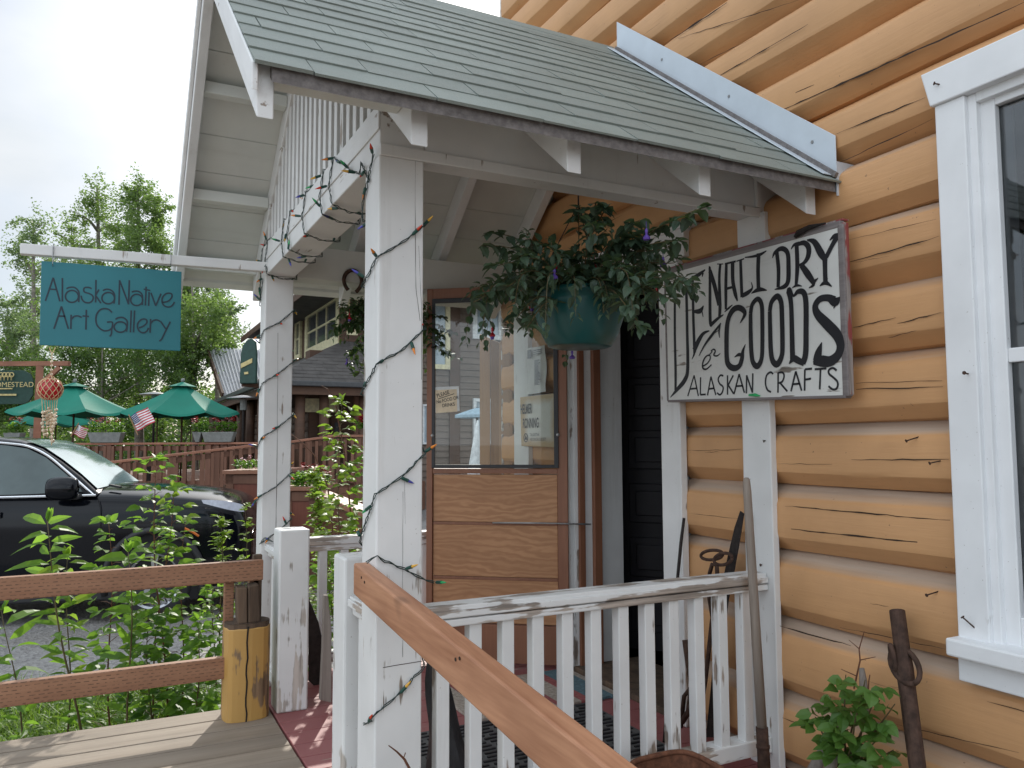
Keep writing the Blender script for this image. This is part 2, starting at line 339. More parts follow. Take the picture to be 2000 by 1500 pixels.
M['bark'] = plain('grey bark', (.20, .18, .15), .9, 0, .4, 8, .6)
M['wire'] = plain('green light cord', (.012, .032, .028), .45)
M['socket'] = plain('green bulb socket', (.01, .06, .045), .4)
for k, c in (('red', (.62, .05, .02)), ('yellow', (.75, .42, .06)), ('green', (.03, .38, .12)), ('blue', (.08, .08, .42)), ('orange', (.75, .24, .03))):
    M['bulb_'+k] = plain(k+' bulb', c, .25, 0, .1, 10, 0)
M['floatglass'] = plain('red float glass', (.50, .018, .025), .12, 0, .3, 20, 0)
M['rope'] = plain('tan cord', (.64, .48, .28), .85, 0, .2, 40, .3)
M['shell'] = plain('shell bead', (.62, .50, .36), .35, 0, .25, 60, .1)
M['car_black'] = plain('black car paint', (.004, .005, .008), .10, 0, .05, 3, 0, spec=.28)
M['car_trim'] = plain('black plastic', (.02, .02, .022), .55)
M['chrome'] = plain('chrome strip', (.75, .77, .8), .15, .9, .02, 5, 0)
M['tyre'] = plain('tyre rubber', (.022, .022, .023), .8)
M['rim'] = plain('alloy rim', (.42, .43, .45), .3, .8, .05, 5, 0)
M['lamp_lens'] = plain('headlamp lens', (.55, .57, .66), .1, 0, .1, 30, 0)
M['amber'] = plain('amber marker', (.55, .13, .01), .3)
M['car_glass'] = plain('tinted car glass', (.085, .11, .11), .03, .15, .25, 2, 0)
M['shield_glass'] = plain('windscreen glass', (.20, .29, .30), .06, .35, .2, 2, 0)
M['brown_rail'] = timber('brown stained deck wood', (.13, .055, .031), (.215, .098, .058), AZ_, 6, .6)
M['brown_cap'] = timber('lighter brown cap', (.25, .10, .06), (.38, .17, .10), AX, 6, .6)
M['canvas'] = plain('green canvas', (.003, .17, .115), .8, 0, .12, 1.5, .1)
M['trough'] = plain('grey planter', (.20, .21, .20), .7)
M['log_dark'] = timber('dark stained log', (.05, .024, .014), (.115, .056, .03), AX, 5, .7)
M['siding'] = timber('grey brown siding', (.125, .093, .074), (.20, .155, .125), AX, 5, .8)
M['cream'] = plain('cream trim', (.66, .60, .38), .6)
M['roof_grey'] = plain('grey shingle roof', (.078, .071, .066), .9, 0, .25, 3, .4)
M['gutter'] = plain('dark gutter', (.05, .052, .055), .4)
M['metal_roof'] = plain('grey metal roof', (.50, .50, .52), .5, .15, .1, 2, 0)
M['sign_green'] = plain('dark green sign', (.012, .05, .038), .5)
M['gold'] = plain('gold lettering', (.55, .45, .20), .5)
M['flag_red'] = plain('flag red', (.50, .06, .08), .8); M['flag_white'] = plain('flag white', (.75, .74, .74), .8); M['flag_blue'] = plain('flag blue', (.03, .05, .2), .8)
M['pink'] = plain('white pink petal', (.75, .45, .5), .6)
M['mat_grey'] = plain('grey ribbed mat', (.10, .10, .10), .95, 0, .2, 60, .6)
M['rug_red'] = plain('faded red rug', (.30, .09, .09), .95, 0, .3, 60, .6); M['rug_tan'] = plain('faded tan rug', (.38, .33, .28), .95, 0, .3, 60, .6); M['rug_blue'] = plain('faded blue rug', (.10, .17, .20), .95, 0, .3, 60, .6)
M['charred'] = plain('black carved wood', (.02, .02, .024), .6, 0, .7, 30, .8, stretch=(1, 1, .3))
M['plank'] = timber('raw pine plank', (.24, .125, .06), (.38, .22, .115), AZ_, 7, .65, knots=1)
M['plank_dark'] = timber('browner pine plank', (.17, .085, .04), (.30, .165, .085), AZ_, 9, .65, knots=2)
M['peeled'] = painted('peeling end logs', (.55, .52, .48), AX, .5, under=(.26, .20, .17))
M['blue_canvas'] = plain('pale blue canvas', (.30, .42, .50), .8)
M['sage'] = plain('dusty white', (.68, .7, .7), .7)
def groundm():
    m, t, b = nodes('gravel'); v = coords(t, (1,1,1)); n = noise(t, v, 45, 6, .7); s_ = t.nodes.new('ShaderNodeTexVoronoi'); s_.inputs['Scale'].default_value = 28; t.links.new(v, s_.inputs['Vector'])
    col = ramp(t, n, .3, .72, (.18, .172, .165), (.52, .50, .48)); col = mix(t, .45, col, ramp(t, s_.outputs['Color'], 0, 1, (.16, .155, .15), (.58, .56, .54)))
    col = mix(t, ramp(t, noise(t, v, .8, 4), .45, .7, (0,0,0), (.5,.5,.5)), col, (.22, .19, .15))
    setc(t, b, col); b.inputs['Roughness'].default_value = .95; bump(t, b, math_(t, 'ADD', s_.outputs['Distance'], n), .9, .03); return m
M['gravel'] = groundm()
M['turf'] = plain('turf soil', (.06, .085, .022), .95, 0, .5, 12, .8)

# ================================================================ ground and floors
XF, XT, XS = 2.215, 2.19, 2.29          # log faces, trim faces, seams
GZ = -.55
g = MB(); n = 40; ring = []
xs = [-400, -120, -60, -30] + [-20 + i for i in range(0, 41, 2)] + [30, 60, 120, 400]; ys = [-400, -60, -20, -6] + [-4 + i*1.5 for i in range(0, 34)] + [60, 90, 140, 400]
g.grid([[(x, y, GZ + (0.03*math.sin(x*1.7+y)*math.cos(y*1.3) if abs(x) < 20 and -4 < y < 50 else 0)) for x in xs] for y in ys])
struct(g.build('ground', M['gravel'], smooth=True))
t = MB(); rows = []
for i in range(26):
    y = 3.86 + i*.075
    rows.append([(x, y + .10*math.sin(x*3.1) + (.12*math.sin(x*1.3+1) if i > 20 else 0), GZ + .035 + .03*math.sin(x*9+y*7)*math.cos(y*5) + (-.05 if i in (0, 25) else 0)) for x in [-3.6 + .1*k for k in range(64)]])
struct(t.build('grass_verge', M['turf'], smooth=True))
# porch floor boards (painted red) and walkway deck boards
m = MB(); y = 2.16
while y < 4.27:
    m.box(.69, 2.33, y, min(y+.136, 4.28), -.04, 0); y += .14
struct(m.build('porch_floor', M['red_floor'], bevel=.003))
m = MB(); m.box(.69, 2.3, 2.14, 4.28, -.5, -.045); struct(m.build('porch_base', M['brown_rail']))
m = MB(); y = 3.86
while y > -1.2:
    m.box(-2.6 + U(-.02, .02), .682, y-.136, y, -.038 + U(-.0015, .0015), 0 + U(-.0015, .0015)); y -= .143
struct(m.build('walkway_deck', M['deck'], bevel=.003))
m = MB(); m.box(-2.6, .67, -1.2, 3.80, -.5, -.06); struct(m.build('deck_framing', M['oldwood']))
# litter: small paper scraps
# ================================================================ log building
bld = thing('log_building', 'ochre painted log building with white window and door trim behind the white porch', 'building', (2.3, 2.5, GZ))
seams = [-.62, -.42, -.2, .02, .27, .536, .787, 1.029, 1.251, 1.477, 1.698, 1.924, 2.147, 2.363, 2.585, 2.81, 3.03, 3.255, 3.48, 3.7, 3.92, 4.14, 4.36, 4.58]
log = MB()
prof = [(0, XS), (.045, XF+.045), (.13, XF+.016), (.24, XF+.004), (.5, XF), (.74, XF+.003), (.80, XF+.008), (.93, XF+.042), (1, XS)]   # bottom bevel .. top bevel
prof = [(0, XS), (.05, XF+.052), (.20, XF+.013), (.245, XF+.004), (.30, XF+.001), (.5, XF), (.74, XF+.002), (.80, XF+.006), (.86, XF+.017), (.965, XF+.05), (1, XS)]
wprof = [0, 0, 0, 0, 0, 0, .0, .18, .62, .9, 1]; WEA = {}
for i in range(len(seams)-1):
    z0, z1 = seams[i], seams[i+1]
    segs = [(-1.6, 4.5)]
    if z0 < 1.95: segs = [(-1.6, 2.775), (3.66, 4.5)]
    if .5 < (z0+z1)/2 < 2.2: segs = [(1.40, 2.775), (3.66, 4.5), (-1.6, .35)] if z0 < 1.95 else [(1.40, 4.5), (-1.6, .35)]
    wz_ = U(.75, 1.1) if z0 < 2.0 else U(.15, .6); ph = U(0, 9); ofs = U(-.005, .004)
    for a, b in segs:
        nn = max(2, int((b-a)/.06)); rows = []
        for k in range(nn+1):
            y = a + (b-a)*k/nn; r = []
            wob = .0045*math.sin(y*1.6+ph) + .0022*math.sin(y*5.3+ph*2) + ofs; wz = .007*math.sin(y*1.1+ph) + .0025*math.sin(y*4.1+ph)
            for q, (fz, x) in enumerate(prof):
                edge = q in (0, len(prof)-1)
                r.append((x + (0 if edge else wob + U(-.0011, .0011)), y, z0 + (z1-z0)*fz + wz*(0 if edge else 1)))
            rows.append(r)
        b0 = len(log.v); w_ = len(prof)
        for r in rows:
            for q in range(w_): WEA[len(log.v)+q] = wprof[q]*wz_
            log.v += r
        for k in range(nn):
            for q in range(w_-1):
                log.f.append((b0+k*w_+q+1, b0+k*w_+q, b0+(k+1)*w_+q, b0+(k+1)*w_+q+1)); log.m.append(0)
# long dark checks (drying cracks) along the logs: y range, height, width
def check(y0, y1, z0, z1, wd, x=XF-.004):
    k = max(6, int(abs(y1-y0)/.035)); up_, lo_ = [], []
    for i in range(k+1):
        f = i/k; y = y0+(y1-y0)*f; z = z0+(z1-z0)*f + U(-.0016, .0016); h = .95*wd*math.sin(math.pi*(f*.9+.05))**.7*U(.35, 1.1)
        up_.append((x, y, z+h/2)); lo_.append((x, y, z-h/2))
    log.grid([up_, lo_], 3)
def checkpx(a, b, wd, x=XF-.0045):
    p, q = PX(*a, x), PX(*b, x); check(p.y, q.y, p.z, q.z, wd, x)
for a, b, wd in [((1660,512),(1834,462),.006),((1665,640),(1750,620),.004),((1753,632),(1838,610),.005),((1735,660),(1790,645),.003),((1672,748),(1840,743),.003),((1672,760),(1842,756),.004),
                 ((1663,898),(1853,897),.004),((1533,988),(1856,1017),.005),((1545,1033),(1858,1067),.006),((1520,1222),(1662,1261),.006),((1340,880),(1448,878),.003),((1345,1003),(1448,1014),.002),
                 ((1520,218),(2000,5),.010),((1480,215),(1590,165),.007),((1632,262),(1808,190),.005),((1402,150),(1578,48),.006),((1300,85),(1420,5),.010),((1325,75),(1560,0),.004),
                 ((1640,318),(1822,232),.004),((1368,125),(1470,75),.003),((1650,470),(1828,428),.002),((1520,1400),(1600,1425),.003),((1640,1225),(1866,1272),.003),((1750,1415),(1990,1470),.003)]:
    checkpx(a, b, wd)
for k in range(34):
    i = random.choice(range(3, len(seams)-3)); z = seams[i] + (seams[i+1]-seams[i])*U(.3, .75); y = U(.4, 2.7) if z < 2 else U(.2, 4.2); l = U(.05, .35)
    if .5 < z < 2.25 and y-l < 1.42: continue
    if z < 2 and y > 2.7: continue
    if z > 2.2 and R() < .5: continue
    check(y, y-l, z, z+U(-.006, .006), U(.0012, .003))
lw_ = log.build('log_wall', [M['log'], M['log_top'], M['log_low'], M['crack']], bld, smooth=False)
lw_.data.attributes.new('weather', 'FLOAT', 'POINT').data.foreach_set('value', [WEA.get(i, 0.0) for i in range(len(log.v))])
for p_ in lw_.data.polygons: p_.use_smooth = p_.material_index == 0
es_ = lw_.modifiers.new('edges', 'EDGE_SPLIT'); es_.split_angle = math.radians(19)
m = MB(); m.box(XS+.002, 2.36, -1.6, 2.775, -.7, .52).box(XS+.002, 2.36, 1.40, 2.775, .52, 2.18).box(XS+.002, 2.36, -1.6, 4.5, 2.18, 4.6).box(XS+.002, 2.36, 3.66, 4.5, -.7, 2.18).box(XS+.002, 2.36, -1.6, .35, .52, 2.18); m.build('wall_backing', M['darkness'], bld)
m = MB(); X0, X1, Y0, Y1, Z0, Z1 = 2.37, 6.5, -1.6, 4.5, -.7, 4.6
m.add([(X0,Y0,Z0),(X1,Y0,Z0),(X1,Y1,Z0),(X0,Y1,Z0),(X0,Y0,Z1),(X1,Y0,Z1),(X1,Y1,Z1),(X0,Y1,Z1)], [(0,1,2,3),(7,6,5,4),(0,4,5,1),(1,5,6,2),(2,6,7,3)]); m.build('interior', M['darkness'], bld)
m = MB()                                            # peeling log ends at the far corner
for i in range(len(seams)-1): m.box(XF+.01, 2.36, 4.502, 4.54, seams[i]+.006, seams[i+1]-.006)
m.build('log_end', M['peeled'], bld, bevel=.012)
# studs on the wall that carry the porch beams
m = MB(); m.box(XT, XF+.006, PX(1503,800,XT).y, PX(1448,790,XT).y, -.35, 2.059); m.build('wall_stud', M['white_v'], bld, bevel=.004)
m = MB(); m.box(XT, XF+.006, 4.10, 4.285, -.35, 2.035); m.build('wall_stud', M['white_v'], bld, bevel=.004)
# door opening
YD = 3.62
fr = MB(); fr.box(XT-.004, XF+.006, 2.712, 2.845, 0, 1.985); fr.box(XT-.003, XS+.03, 3.63, 3.74, 0, 1.985)
fr.box(XT-.008, XS+.03, 2.66, 3.79, 1.985, 2.11); fr.box(XT-.02, XS+.03, 2.64, 3.81, 2.11, 2.135)
fr.build('door_trim', M['white_v'], bld, bevel=.003)
j = [PY(p, 1000, YD).x for p in (1115, 1129, 1140, 1156, 1170)]
m = MB(); m.box(XT+.02, j[3]+.2, YD, YD+.03, 0, 1.985); m.build('door_jamb', M['white_v'], bld, bevel=.002)
m = MB(); m.box(XT+.02, j[3]+.2, 2.795, 2.845, 0, 1.985); m.build('door_jamb', M['white_v'], bld, bevel=.002)
m = MB(); m.box(j[1], j[2], YD-.018, YD-.001, .02, 1.97); m.build('door_stop', M['door_brown'], bld, bevel=.002)
m = MB(); m.box(j[3], j[4], YD-.03, YD-.001, .02, 1.97); m.build('inner_jamb', M['door_brown'], bld, bevel=.002)
m = MB(); m.box(XT+.005, 2.6, 2.845, 3.62, .0, .03); m.build('threshold', M['oldwood'], bld, bevel=.004)
# dark panelled inner door standing ajar behind the opening
A_, B_ = PD(1196, 1000, 4.55), PD(1312, 1000, 4.42); A_.z = B_.z = .035; dv = (B_-A_); dw = dv.length; dv.normalize(); dn = V((-dv.y, dv.x, 0))
if dn.dot(EYE-A_) < 0: dn = -dn
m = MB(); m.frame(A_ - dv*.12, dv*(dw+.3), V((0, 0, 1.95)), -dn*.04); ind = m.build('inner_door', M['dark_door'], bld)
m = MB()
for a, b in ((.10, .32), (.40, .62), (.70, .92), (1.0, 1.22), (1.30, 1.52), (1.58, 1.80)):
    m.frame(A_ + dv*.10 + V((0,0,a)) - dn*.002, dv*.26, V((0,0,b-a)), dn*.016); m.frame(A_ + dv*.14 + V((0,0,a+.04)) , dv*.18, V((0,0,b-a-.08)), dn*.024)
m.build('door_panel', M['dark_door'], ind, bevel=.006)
# window on the right
XW = 2.178; wy = lambda px, py: PX(px, py, XW).y
yo, yi = PX(1846, 680, XW).y, PX(1907, 700, XW).y          # outer and inner edge of the side casing
zb, zt = PX(1860, 1248, XW).z, PX(1829, 207, XW).z
ysr = .40
wnd = MB(); wnd.box(XW, XF+.006, yi, yo, zb, zt)
win = wnd.build('window', M['white_trim'], bld, bevel=.0035)
m = MB(); m.box(XW, XF+.006, ysr-.14, ysr, zb, zt); m.build('side_casing', M['white_trim'], win, bevel=.0035)
m = MB(); m.box(XW+.062, XS+.02, yi-.06, yi-.022, zb, zt); m.build('window_jamb', M['white_trim'], win)
m = MB(); hd = [PX(*q, XW-.012) for q in ((1797,147),(1823,211))]; hz = zt
m.prism([(XW-.012, hd[0].y, hd[0].z), (XW-.012, hd[1].y+.012, hz), (XW-.012, ysr-.16, hz), (XW-.012, ysr-.2, hd[0].z)], (.1, 0, 0)); m.build('window_head', M['white_trim_y'], win, bevel=.004)
m = MB(); m.box(XW+.016, XW+.06, yi-.024, yi+.002, zb, zt).box(XW+.016, XW+.06, ysr, yi-.024, zt-.028, zt+.004); m.build('window_stop', M['white_trim'], win, bevel=.003)
XG = XW+.035; ys_ = PX(1952, 400, XG).y; sash = MB(); zs1 = PX(1948,203,XG).z; zs0 = PX(1985,1205,XG).z; zm1, zm0 = PX(1966,680,XG).z, PX(1966,708,XG).z
sash.box(XG, XG+.035, ys_, yi-.02, zb, zt).box(XG, XG+.035, ysr, ys_, zs1, zt).box(XG, XG+.035, ysr, ys_, zb, zs0).box(XG+.004, XG+.033, ysr, ys_, zm0, zm1)
sash.build('sash', M['white_trim'], win, bevel=.003)
m = MB(); m.box(XG+.02, XG+.024, ysr, ys_, zs0, zs1); m.build('pane', M['glass_win'], win)
m = MB(); sz1, sz0 = PX(1846,1248,XW-.05).z+.004, PX(1848,1280,XW-.05).z; m.box(XW-.05, XW+.05, ysr-.2, PX(1846,1262,XW-.05).y, sz0, sz1); m.build('sill', M['white_trim_y'], win, bevel=.006)
m = MB(); m.box(XW-.006, XS+.01, ysr-.16, yo, PX(1868,1326,XW).z, sz0-.001); m.build('sill_apron', M['white_trim_y'], win, bevel=.004)
m = MB(); m.box(XW+.33, XW+.35, ysr, ys_+.1, zs0-.2, zm1-.22); m.build('dark_shelf', M['oldwood'], win)
# nails, each with its own lean
for px, py, dx, dz, l in [(1848,166,-.035,.006,.05),(1888,731,-.03,.002,.03),(1912,1243,-.02,.05,.0),(1512,855,-.02,-.012,.03),(1790,852,-.02,-.014,.03),(1825,1156,-.02,-.008,.04),(1500,1101,-.02,-.004,.035),(1838,898,-.015,-.01,.02)]:
    p = PX(px, py, XT-.01 if px > 1840 else XF-.002); m = MB(); q = p + V((-.028, U(-.02, .03), dz)); m.tube([p+V((.02,0,0)), q], .0022, 6); d = (q-p).normalized(); m.tube([q, q+d*.002], .0055, 8)
    m.build('nail', M['rust'], bld)

# ================================================================ porch
por = thing('porch', 'white gabled porch with grey green shingle roof built against the ochre log wall', 'porch', (1.45, 3.23, 0))
YR, SL, YE0, ZE = 3.228, .805, 1.872, .889+1.188
XR0, XR1 = .292, 2.262
ZR = ZE + SL*(YR-YE0); YE1 = 2*YR-YE0
cs = 1/math.sqrt(1+SL*SL); SN = SL*cs
def rz(y, drop=0): return ZR - SL*abs(y-YR) - drop
# shingles, laid course by course on each slope
for side in (1, -1):                                         # 1 = near slope
    m = MB(); Ls = (YR-YE0)/cs; ex = .128; nrow = int(Ls/ex)+1
    dn_ = V((0, -side*cs, -SN)); nrm = V((0, -side*SN, cs)); top = V((0, YR, ZR))
    for i in range(nrow+1):
        s1 = Ls + .012 - i*ex; s0 = s1 - ex - .03
        if s0 < 0: s0 = 0
        if s1 <= .01: break
        x = XR0 - .012 - (U(0, .28)); 
        while x < XR1:
            wd = .315; a, b = max(x, XR0-.012), min(x+wd-.0035, XR1)
            if b > a+.01:
                j1 = U(-.004, .004); up1 = U(.007, .0105)
                pa, pb = top + dn_*s0, top + dn_*(s1+j1)
                m.hexa([V((a, pb.y, pb.z))+nrm*.001, V((b, pb.y, pb.z))+nrm*.001, V((b, pa.y, pa.z))+nrm*.0, V((a, pa.y, pa.z))+nrm*.0,
                        V((a, pb.y, pb.z))+nrm*up1, V((b, pb.y, pb.z))+nrm*(up1+U(-.001,.001)), V((b, pa.y, pa.z))+nrm*.003, V((a, pa.y, pa.z))+nrm*.003])
            x += wd
    m.build('roof_slope', M['shingle'], por)
m = MB(); m.prism([(XR0-.012, YR-.12, rz(YR-.12)+.008), (XR0-.012, YR, ZR+.016), (XR0-.012, YR+.12, rz(YR+.12)+.008), (XR0-.012, YR, ZR+.004)], (XR1-XR0, 0, 0)); m.build('ridge_cap', M['shingle'], por)
# roof deck edge under the shingles, and the ceiling boards
for side in (1, -1):
    m = MB(); y0 = YE0+.004 if side > 0 else YE1-.004
    for x0, x1 in ((XR0+.03, XR1-.01),):
        m.hexa([(x0, y0, rz(y0)-.040), (x1, y0, rz(y0)-.040), (x1, y0+side*.03, rz(y0+side*.03)-.040), (x0, y0+side*.03, rz(y0+side*.03)-.040),
                (x0, y0, rz(y0)-.002), (x1, y0, rz(y0)-.002), (x1, y0+side*.03, rz(y0+side*.03)-.002), (x0, y0+side*.03, rz(y0+side*.03)-.002)])
    m.build('eave_board', M['shingle_edge' if side > 0 else 'ceiling'], por)
    m = MB(); k = 0; s = 0.002; Ls = (YR-YE0)/cs
    while s < Ls-.04:
        s2 = min(s+.205, Ls-.03); ya, yb = YR-side*s*cs, YR-side*(s2-.006)*cs
        m.hexa([(XR0+.03, yb, rz(yb)-.024), (XR1, yb, rz(yb)-.024), (XR1, ya, rz(ya)-.024), (XR0+.03, ya, rz(ya)-.024), (XR0+.03, yb, rz(yb)-.006), (XR1, yb, rz(yb)-.006), (XR1, ya, rz(ya)-.006), (XR0+.03, ya, rz(ya)-.006)]); s = s2
    m.build('ceiling_boards', M['ceiling'], por)
    m = MB(); ya, yb = YR, (YE0+.035 if side > 0 else YE1-.035)    # dark underlay above the seams
    m.add([(XR0+.03, ya, rz(ya)-.004), (XR1, ya, rz(ya)-.004), (XR1, yb, rz(yb)-.004), (XR0+.03, yb, rz(yb)-.004)], [(0,1,2,3)]); m.build('roof_underlay', M['gap'], por)
# rafters with plumb-cut tails, and the two barge rafters
def rafter(x0, x1, side, yend, h=.135, top=.0245, name='rafter', mat='white_y'):
    m = MB(); ya, yb = YR + side*.0, yend
    m.hexa([(x0, yb, rz(yb)-top-h), (x1, yb, rz(yb)-top-h), (x1, ya, rz(ya)-top-h), (x0, ya, rz(ya)-top-h), (x0, yb, rz(yb)-top), (x1, yb, rz(yb)-top), (x1, ya, rz(ya)-top), (x0, ya, rz(ya)-top)])
    return m.build(name, M[mat], por, bevel=.003)
for x in (.715, 1.195, 1.685, 2.155):
    rafter(x-.024, x+.024, -1, YE0+.07); rafter(x-.024, x+.024, 1, YE1-.07)
rafter(XR0, XR0+.04, -1, YE0+.035, .14, .004, 'barge_board', 'white_y'); rafter(XR0, XR0+.04, 1, YE1-.035, .14, .004, 'barge_board', 'white_y')
for side in (-1, 1):                                         # shingle-mould strip along the rake
    m = MB(); yb = YE0+.01 if side < 0 else YE1-.01; x0, x1 = XR0-.016, XR0-.001
    m.hexa([(x0, yb, rz(yb)-.07), (x1, yb, rz(yb)-.07), (x1, YR, ZR-.07), (x0, YR, ZR-.07), (x0, yb, rz(yb)-.001), (x1, yb, rz(yb)-.001), (x1, YR, ZR-.001), (x0, YR, ZR-.001)]); m.build('rake_trim', M['white_y'], por, bevel=.003)
# short lookouts between gable and barge on both slopes
for side in (-1, 1):
    for y in (.42, .86, 1.2):
        yy = YR + side*y; m = MB(); h = .055
        m.box(XR0+.041, .69, yy-.03, yy+.03, rz(yy)-.028-h-.02, rz(yy)-.05); m.build('lookout', M['ceiling'], por, bevel=.003)
# beams
BZ0, BZ1 = 2.04, 2.19
m = MB(); m.box(.692, .832, 2.2165, 4.2385, BZ0, BZ1); m.build('gable_beam', M['white_y'], por, bevel=.004)
m = MB(); m.box(.686, .6915, 2.214, 4.24, BZ0+.075, BZ1+.003); m.build('beam_board', M['white_y'], por, bevel=.002)
m = MB(); m.box(.833, XT+.09, 2.2165, 2.35, BZ0+.02, BZ1+.02).box(.69, XT-.012, 2.203, 2.2155, BZ0-.005, BZ0+.03); m.build('side_beam', M['white_worn' if False else 'white_v'], por, bevel=.003)
m = MB(); m.box(.833, XT+.09, 4.10, 4.2385, BZ0, BZ1+.02); m.build('side_beam', M['ceiling'], por, bevel=.003)
for px in (1486,):                                            # end block of the beam at the wall
    m = MB(); x = PY(1479,390,2.20).x; m.box(x, x+.02, 2.2, 2.2155, BZ0+.031, BZ1+.022); m.build('beam_block', M['white_v'], por, bevel=.002)
# gable slats
m_ = None
y = 2.36
while y < 4.12:
    zt_ = rz(y) - .03
    if zt_ > BZ1 + .06:
        m = MB(); m.box(.700, .722, y-.019, y+.019, BZ1-.01, zt_); m.build('gable_slat', M['white_v'], por, bevel=.002)
    y += .083
# posts
for y0 in (2.215, 4.10):
    m = MB(); m.box(.69, .83, y0, y0+.14, .0, BZ0-.001); m.build('post', M['white_v'], por, bevel=.005)
# cracks on post faces
m = MB()
def vcrack(pts, wd, y):
    a, b = [], []
    P = [PY(x_, y_, y) for x_, y_ in pts]
    for i in range(len(P)-1):
        for k in range(6):
            q = P[i].lerp(P[i+1], k/6); h = wd*U(.4, 1)*(1 if 0 < i else .6); o = U(-.0006, .0006); a.append((q.x-h/2+o, y, q.z)); b.append((q.x+h/2+o, y, q.z))
    m.grid([a, b])
vcrack([(811,300),(811,420),(812,560),(822,640)], .0016, 2.2142); vcrack([(818,480),(823,600),(824,770)], .0014, 2.2142); vcrack([(787,960),(786,1200),(787,1300)], .0016, 2.2142)
vcrack([(543,650),(541,900),(538,1090)], .003, 4.0992); vcrack([(790,940),(792,1040)], .0012, 2.2142)
pp_ = [PY(*q, 2.2142) for q in ((748,1304),(770,1300),(826,1291))]; m.grid([[(q.x, q.y, q.z+.001) for q in pp_], [(q.x, q.y, q.z-.001) for q in pp_]])
m.build('post_crack', M['crack'], por)
# metal flashing where the near slope meets the wall
fl = MB(); xa = 2.205
p0, p1 = V((xa, YE0+.0, rz(YE0)+.03)), V((xa, YR-.06, rz(YR-.06)+.03)); d = (p1-p0).normalized(); nn_ = V((0, -SN, cs))
fl.frame(p0, p1-p0, V((0, 0, .132)), V((.004, 0, 0))); fl.frame(p0+V((-.055,0,0))-nn_*.012, p1-p0, V((.055,0,0)), nn_*.003)
fl.build('flashing', M['metal_flash'], por, bevel=.001)
fl = MB(); p0b, p1b = V((xa, YE1, rz(YE1)+.03)), V((xa, YR+.06, rz(YR+.06)+.03)); fl.frame(p0b, p1b-p0b, V((0, SN, cs))*.105, V((.004,0,0))); fl.build('flashing', M['metal_flash'], por)
m = MB(); m.frame(p0+V((-.018,-.004,-.018)), p1-p0, nn_*.016, V((.014,0,0))); m.build('tar_edge', M['shingle_edge'], por)
m = MB(); m.box(xa-.003, 2.29, YE0-.004, YE0, rz(YE0)-.05, rz(YE0)+.07); m.build('flashing_end', M['metal_flash'], por)
for f in (.1, .42, .75):
    q = p0.lerp(p1, f) + nn_*.05; m = MB(); m.tube([q, q+V((-.003,0,0))], .006, 8); m.build('screw', M['steel'], por)
# railings
def baluster(m0, p, x, y, z0, z1, s=.021):
    m = MB(); m.box(x-s, x+s, y-s, y+s, z0, z1); return m.build('baluster', m0, p, bevel=.003)
rl = thing('porch_railing', 'worn white railing with peeling top rail on the near side of the porch', 'railing', (1.5, 2.26, 0), group='white porch railings')
m = MB(); m.box(.832, XT-.002, 2.232, 2.312, .665, .703).box(.832, XT-.002, 2.222, 2.234, .668, .690).box(.832, XT-.002, 2.226, 2.30, .642, .664); m.build('top_rail', M['white_worn'], rl, bevel=.004)
m = MB(); m.box(.832, XT-.002, 2.228, 2.305, .060, .115); m.build('bottom_rail', M['white_worn'], rl, bevel=.004)
tops = [(850,877),(910,944),(975,1006),(1033,1065),(1090,1123),(1146,1178),(1200,1232),(1251,1283),(1298,1331),(1348,1379),(1394,1426),(1441,1472)]
for a, b in tops:
    x = (PY(a, 1260, 2.255).x + PY(b, 1260, 2.235).x)/2; baluster(M['white_v'], rl, x, 2.256, .110, .645, .0205)
rl = thing('porch_railing', 'white railing with balusters on the far side of the porch beyond the entrance', 'railing', (1.5, 4.17, 0), group='white porch railings')
m = MB(); m.box(.832, XT-.002, 4.13, 4.21, .665, .705).box(.832, XT-.002, 4.14, 4.2, .635, .664); m.build('top_rail', M['white_worn'], rl, bevel=.004)
m = MB(); m.box(.832, XT-.002, 4.13, 4.205, .07, .12); m.build('bottom_rail', M['white_worn'], rl, bevel=.004)
for k in range(12): baluster(M['white_v'], rl, .90+k*.112, 4.168, .115, .636)
for nm, ya, yb, na, nb, zt, lab in (('far', 3.82, 4.10, 3.675, 3.815, .80, 'short white railing with square newel post left of the porch entrance'), ('near', 2.355, 2.575, 2.58, 2.72, .815, 'short white railing with flaking newel post beside the brown handrail')):
    rl = thing('porch_railing', lab, 'railing', (.76, (ya+yb)/2, 0), group='white porch railings')
    m = MB(); m.box(.699, .835, na, nb, .0, zt); m.build('newel_post', M['white_newel'], rl, bevel=.008)
    m = MB(); z = .695 if nm == 'far' else .695; m.box(.715, .795, ya, yb, z-.036, z).box(.725, .785, ya, yb, z-.06, z-.037).box(.708, .716, ya, yb, z-.032, z-.008); m.build('top_rail', M['white_worn_y'], rl, bevel=.003)
    m = MB(); m.box(.715, .795, ya, yb, .07, .12); m.build('bottom_rail', M['white_worn_y'], rl, bevel=.003)
    for k in range(2): baluster(M['white_v'], rl, .752, ya + (yb-ya)*(k+.9)/2.8, .115, z-.06)

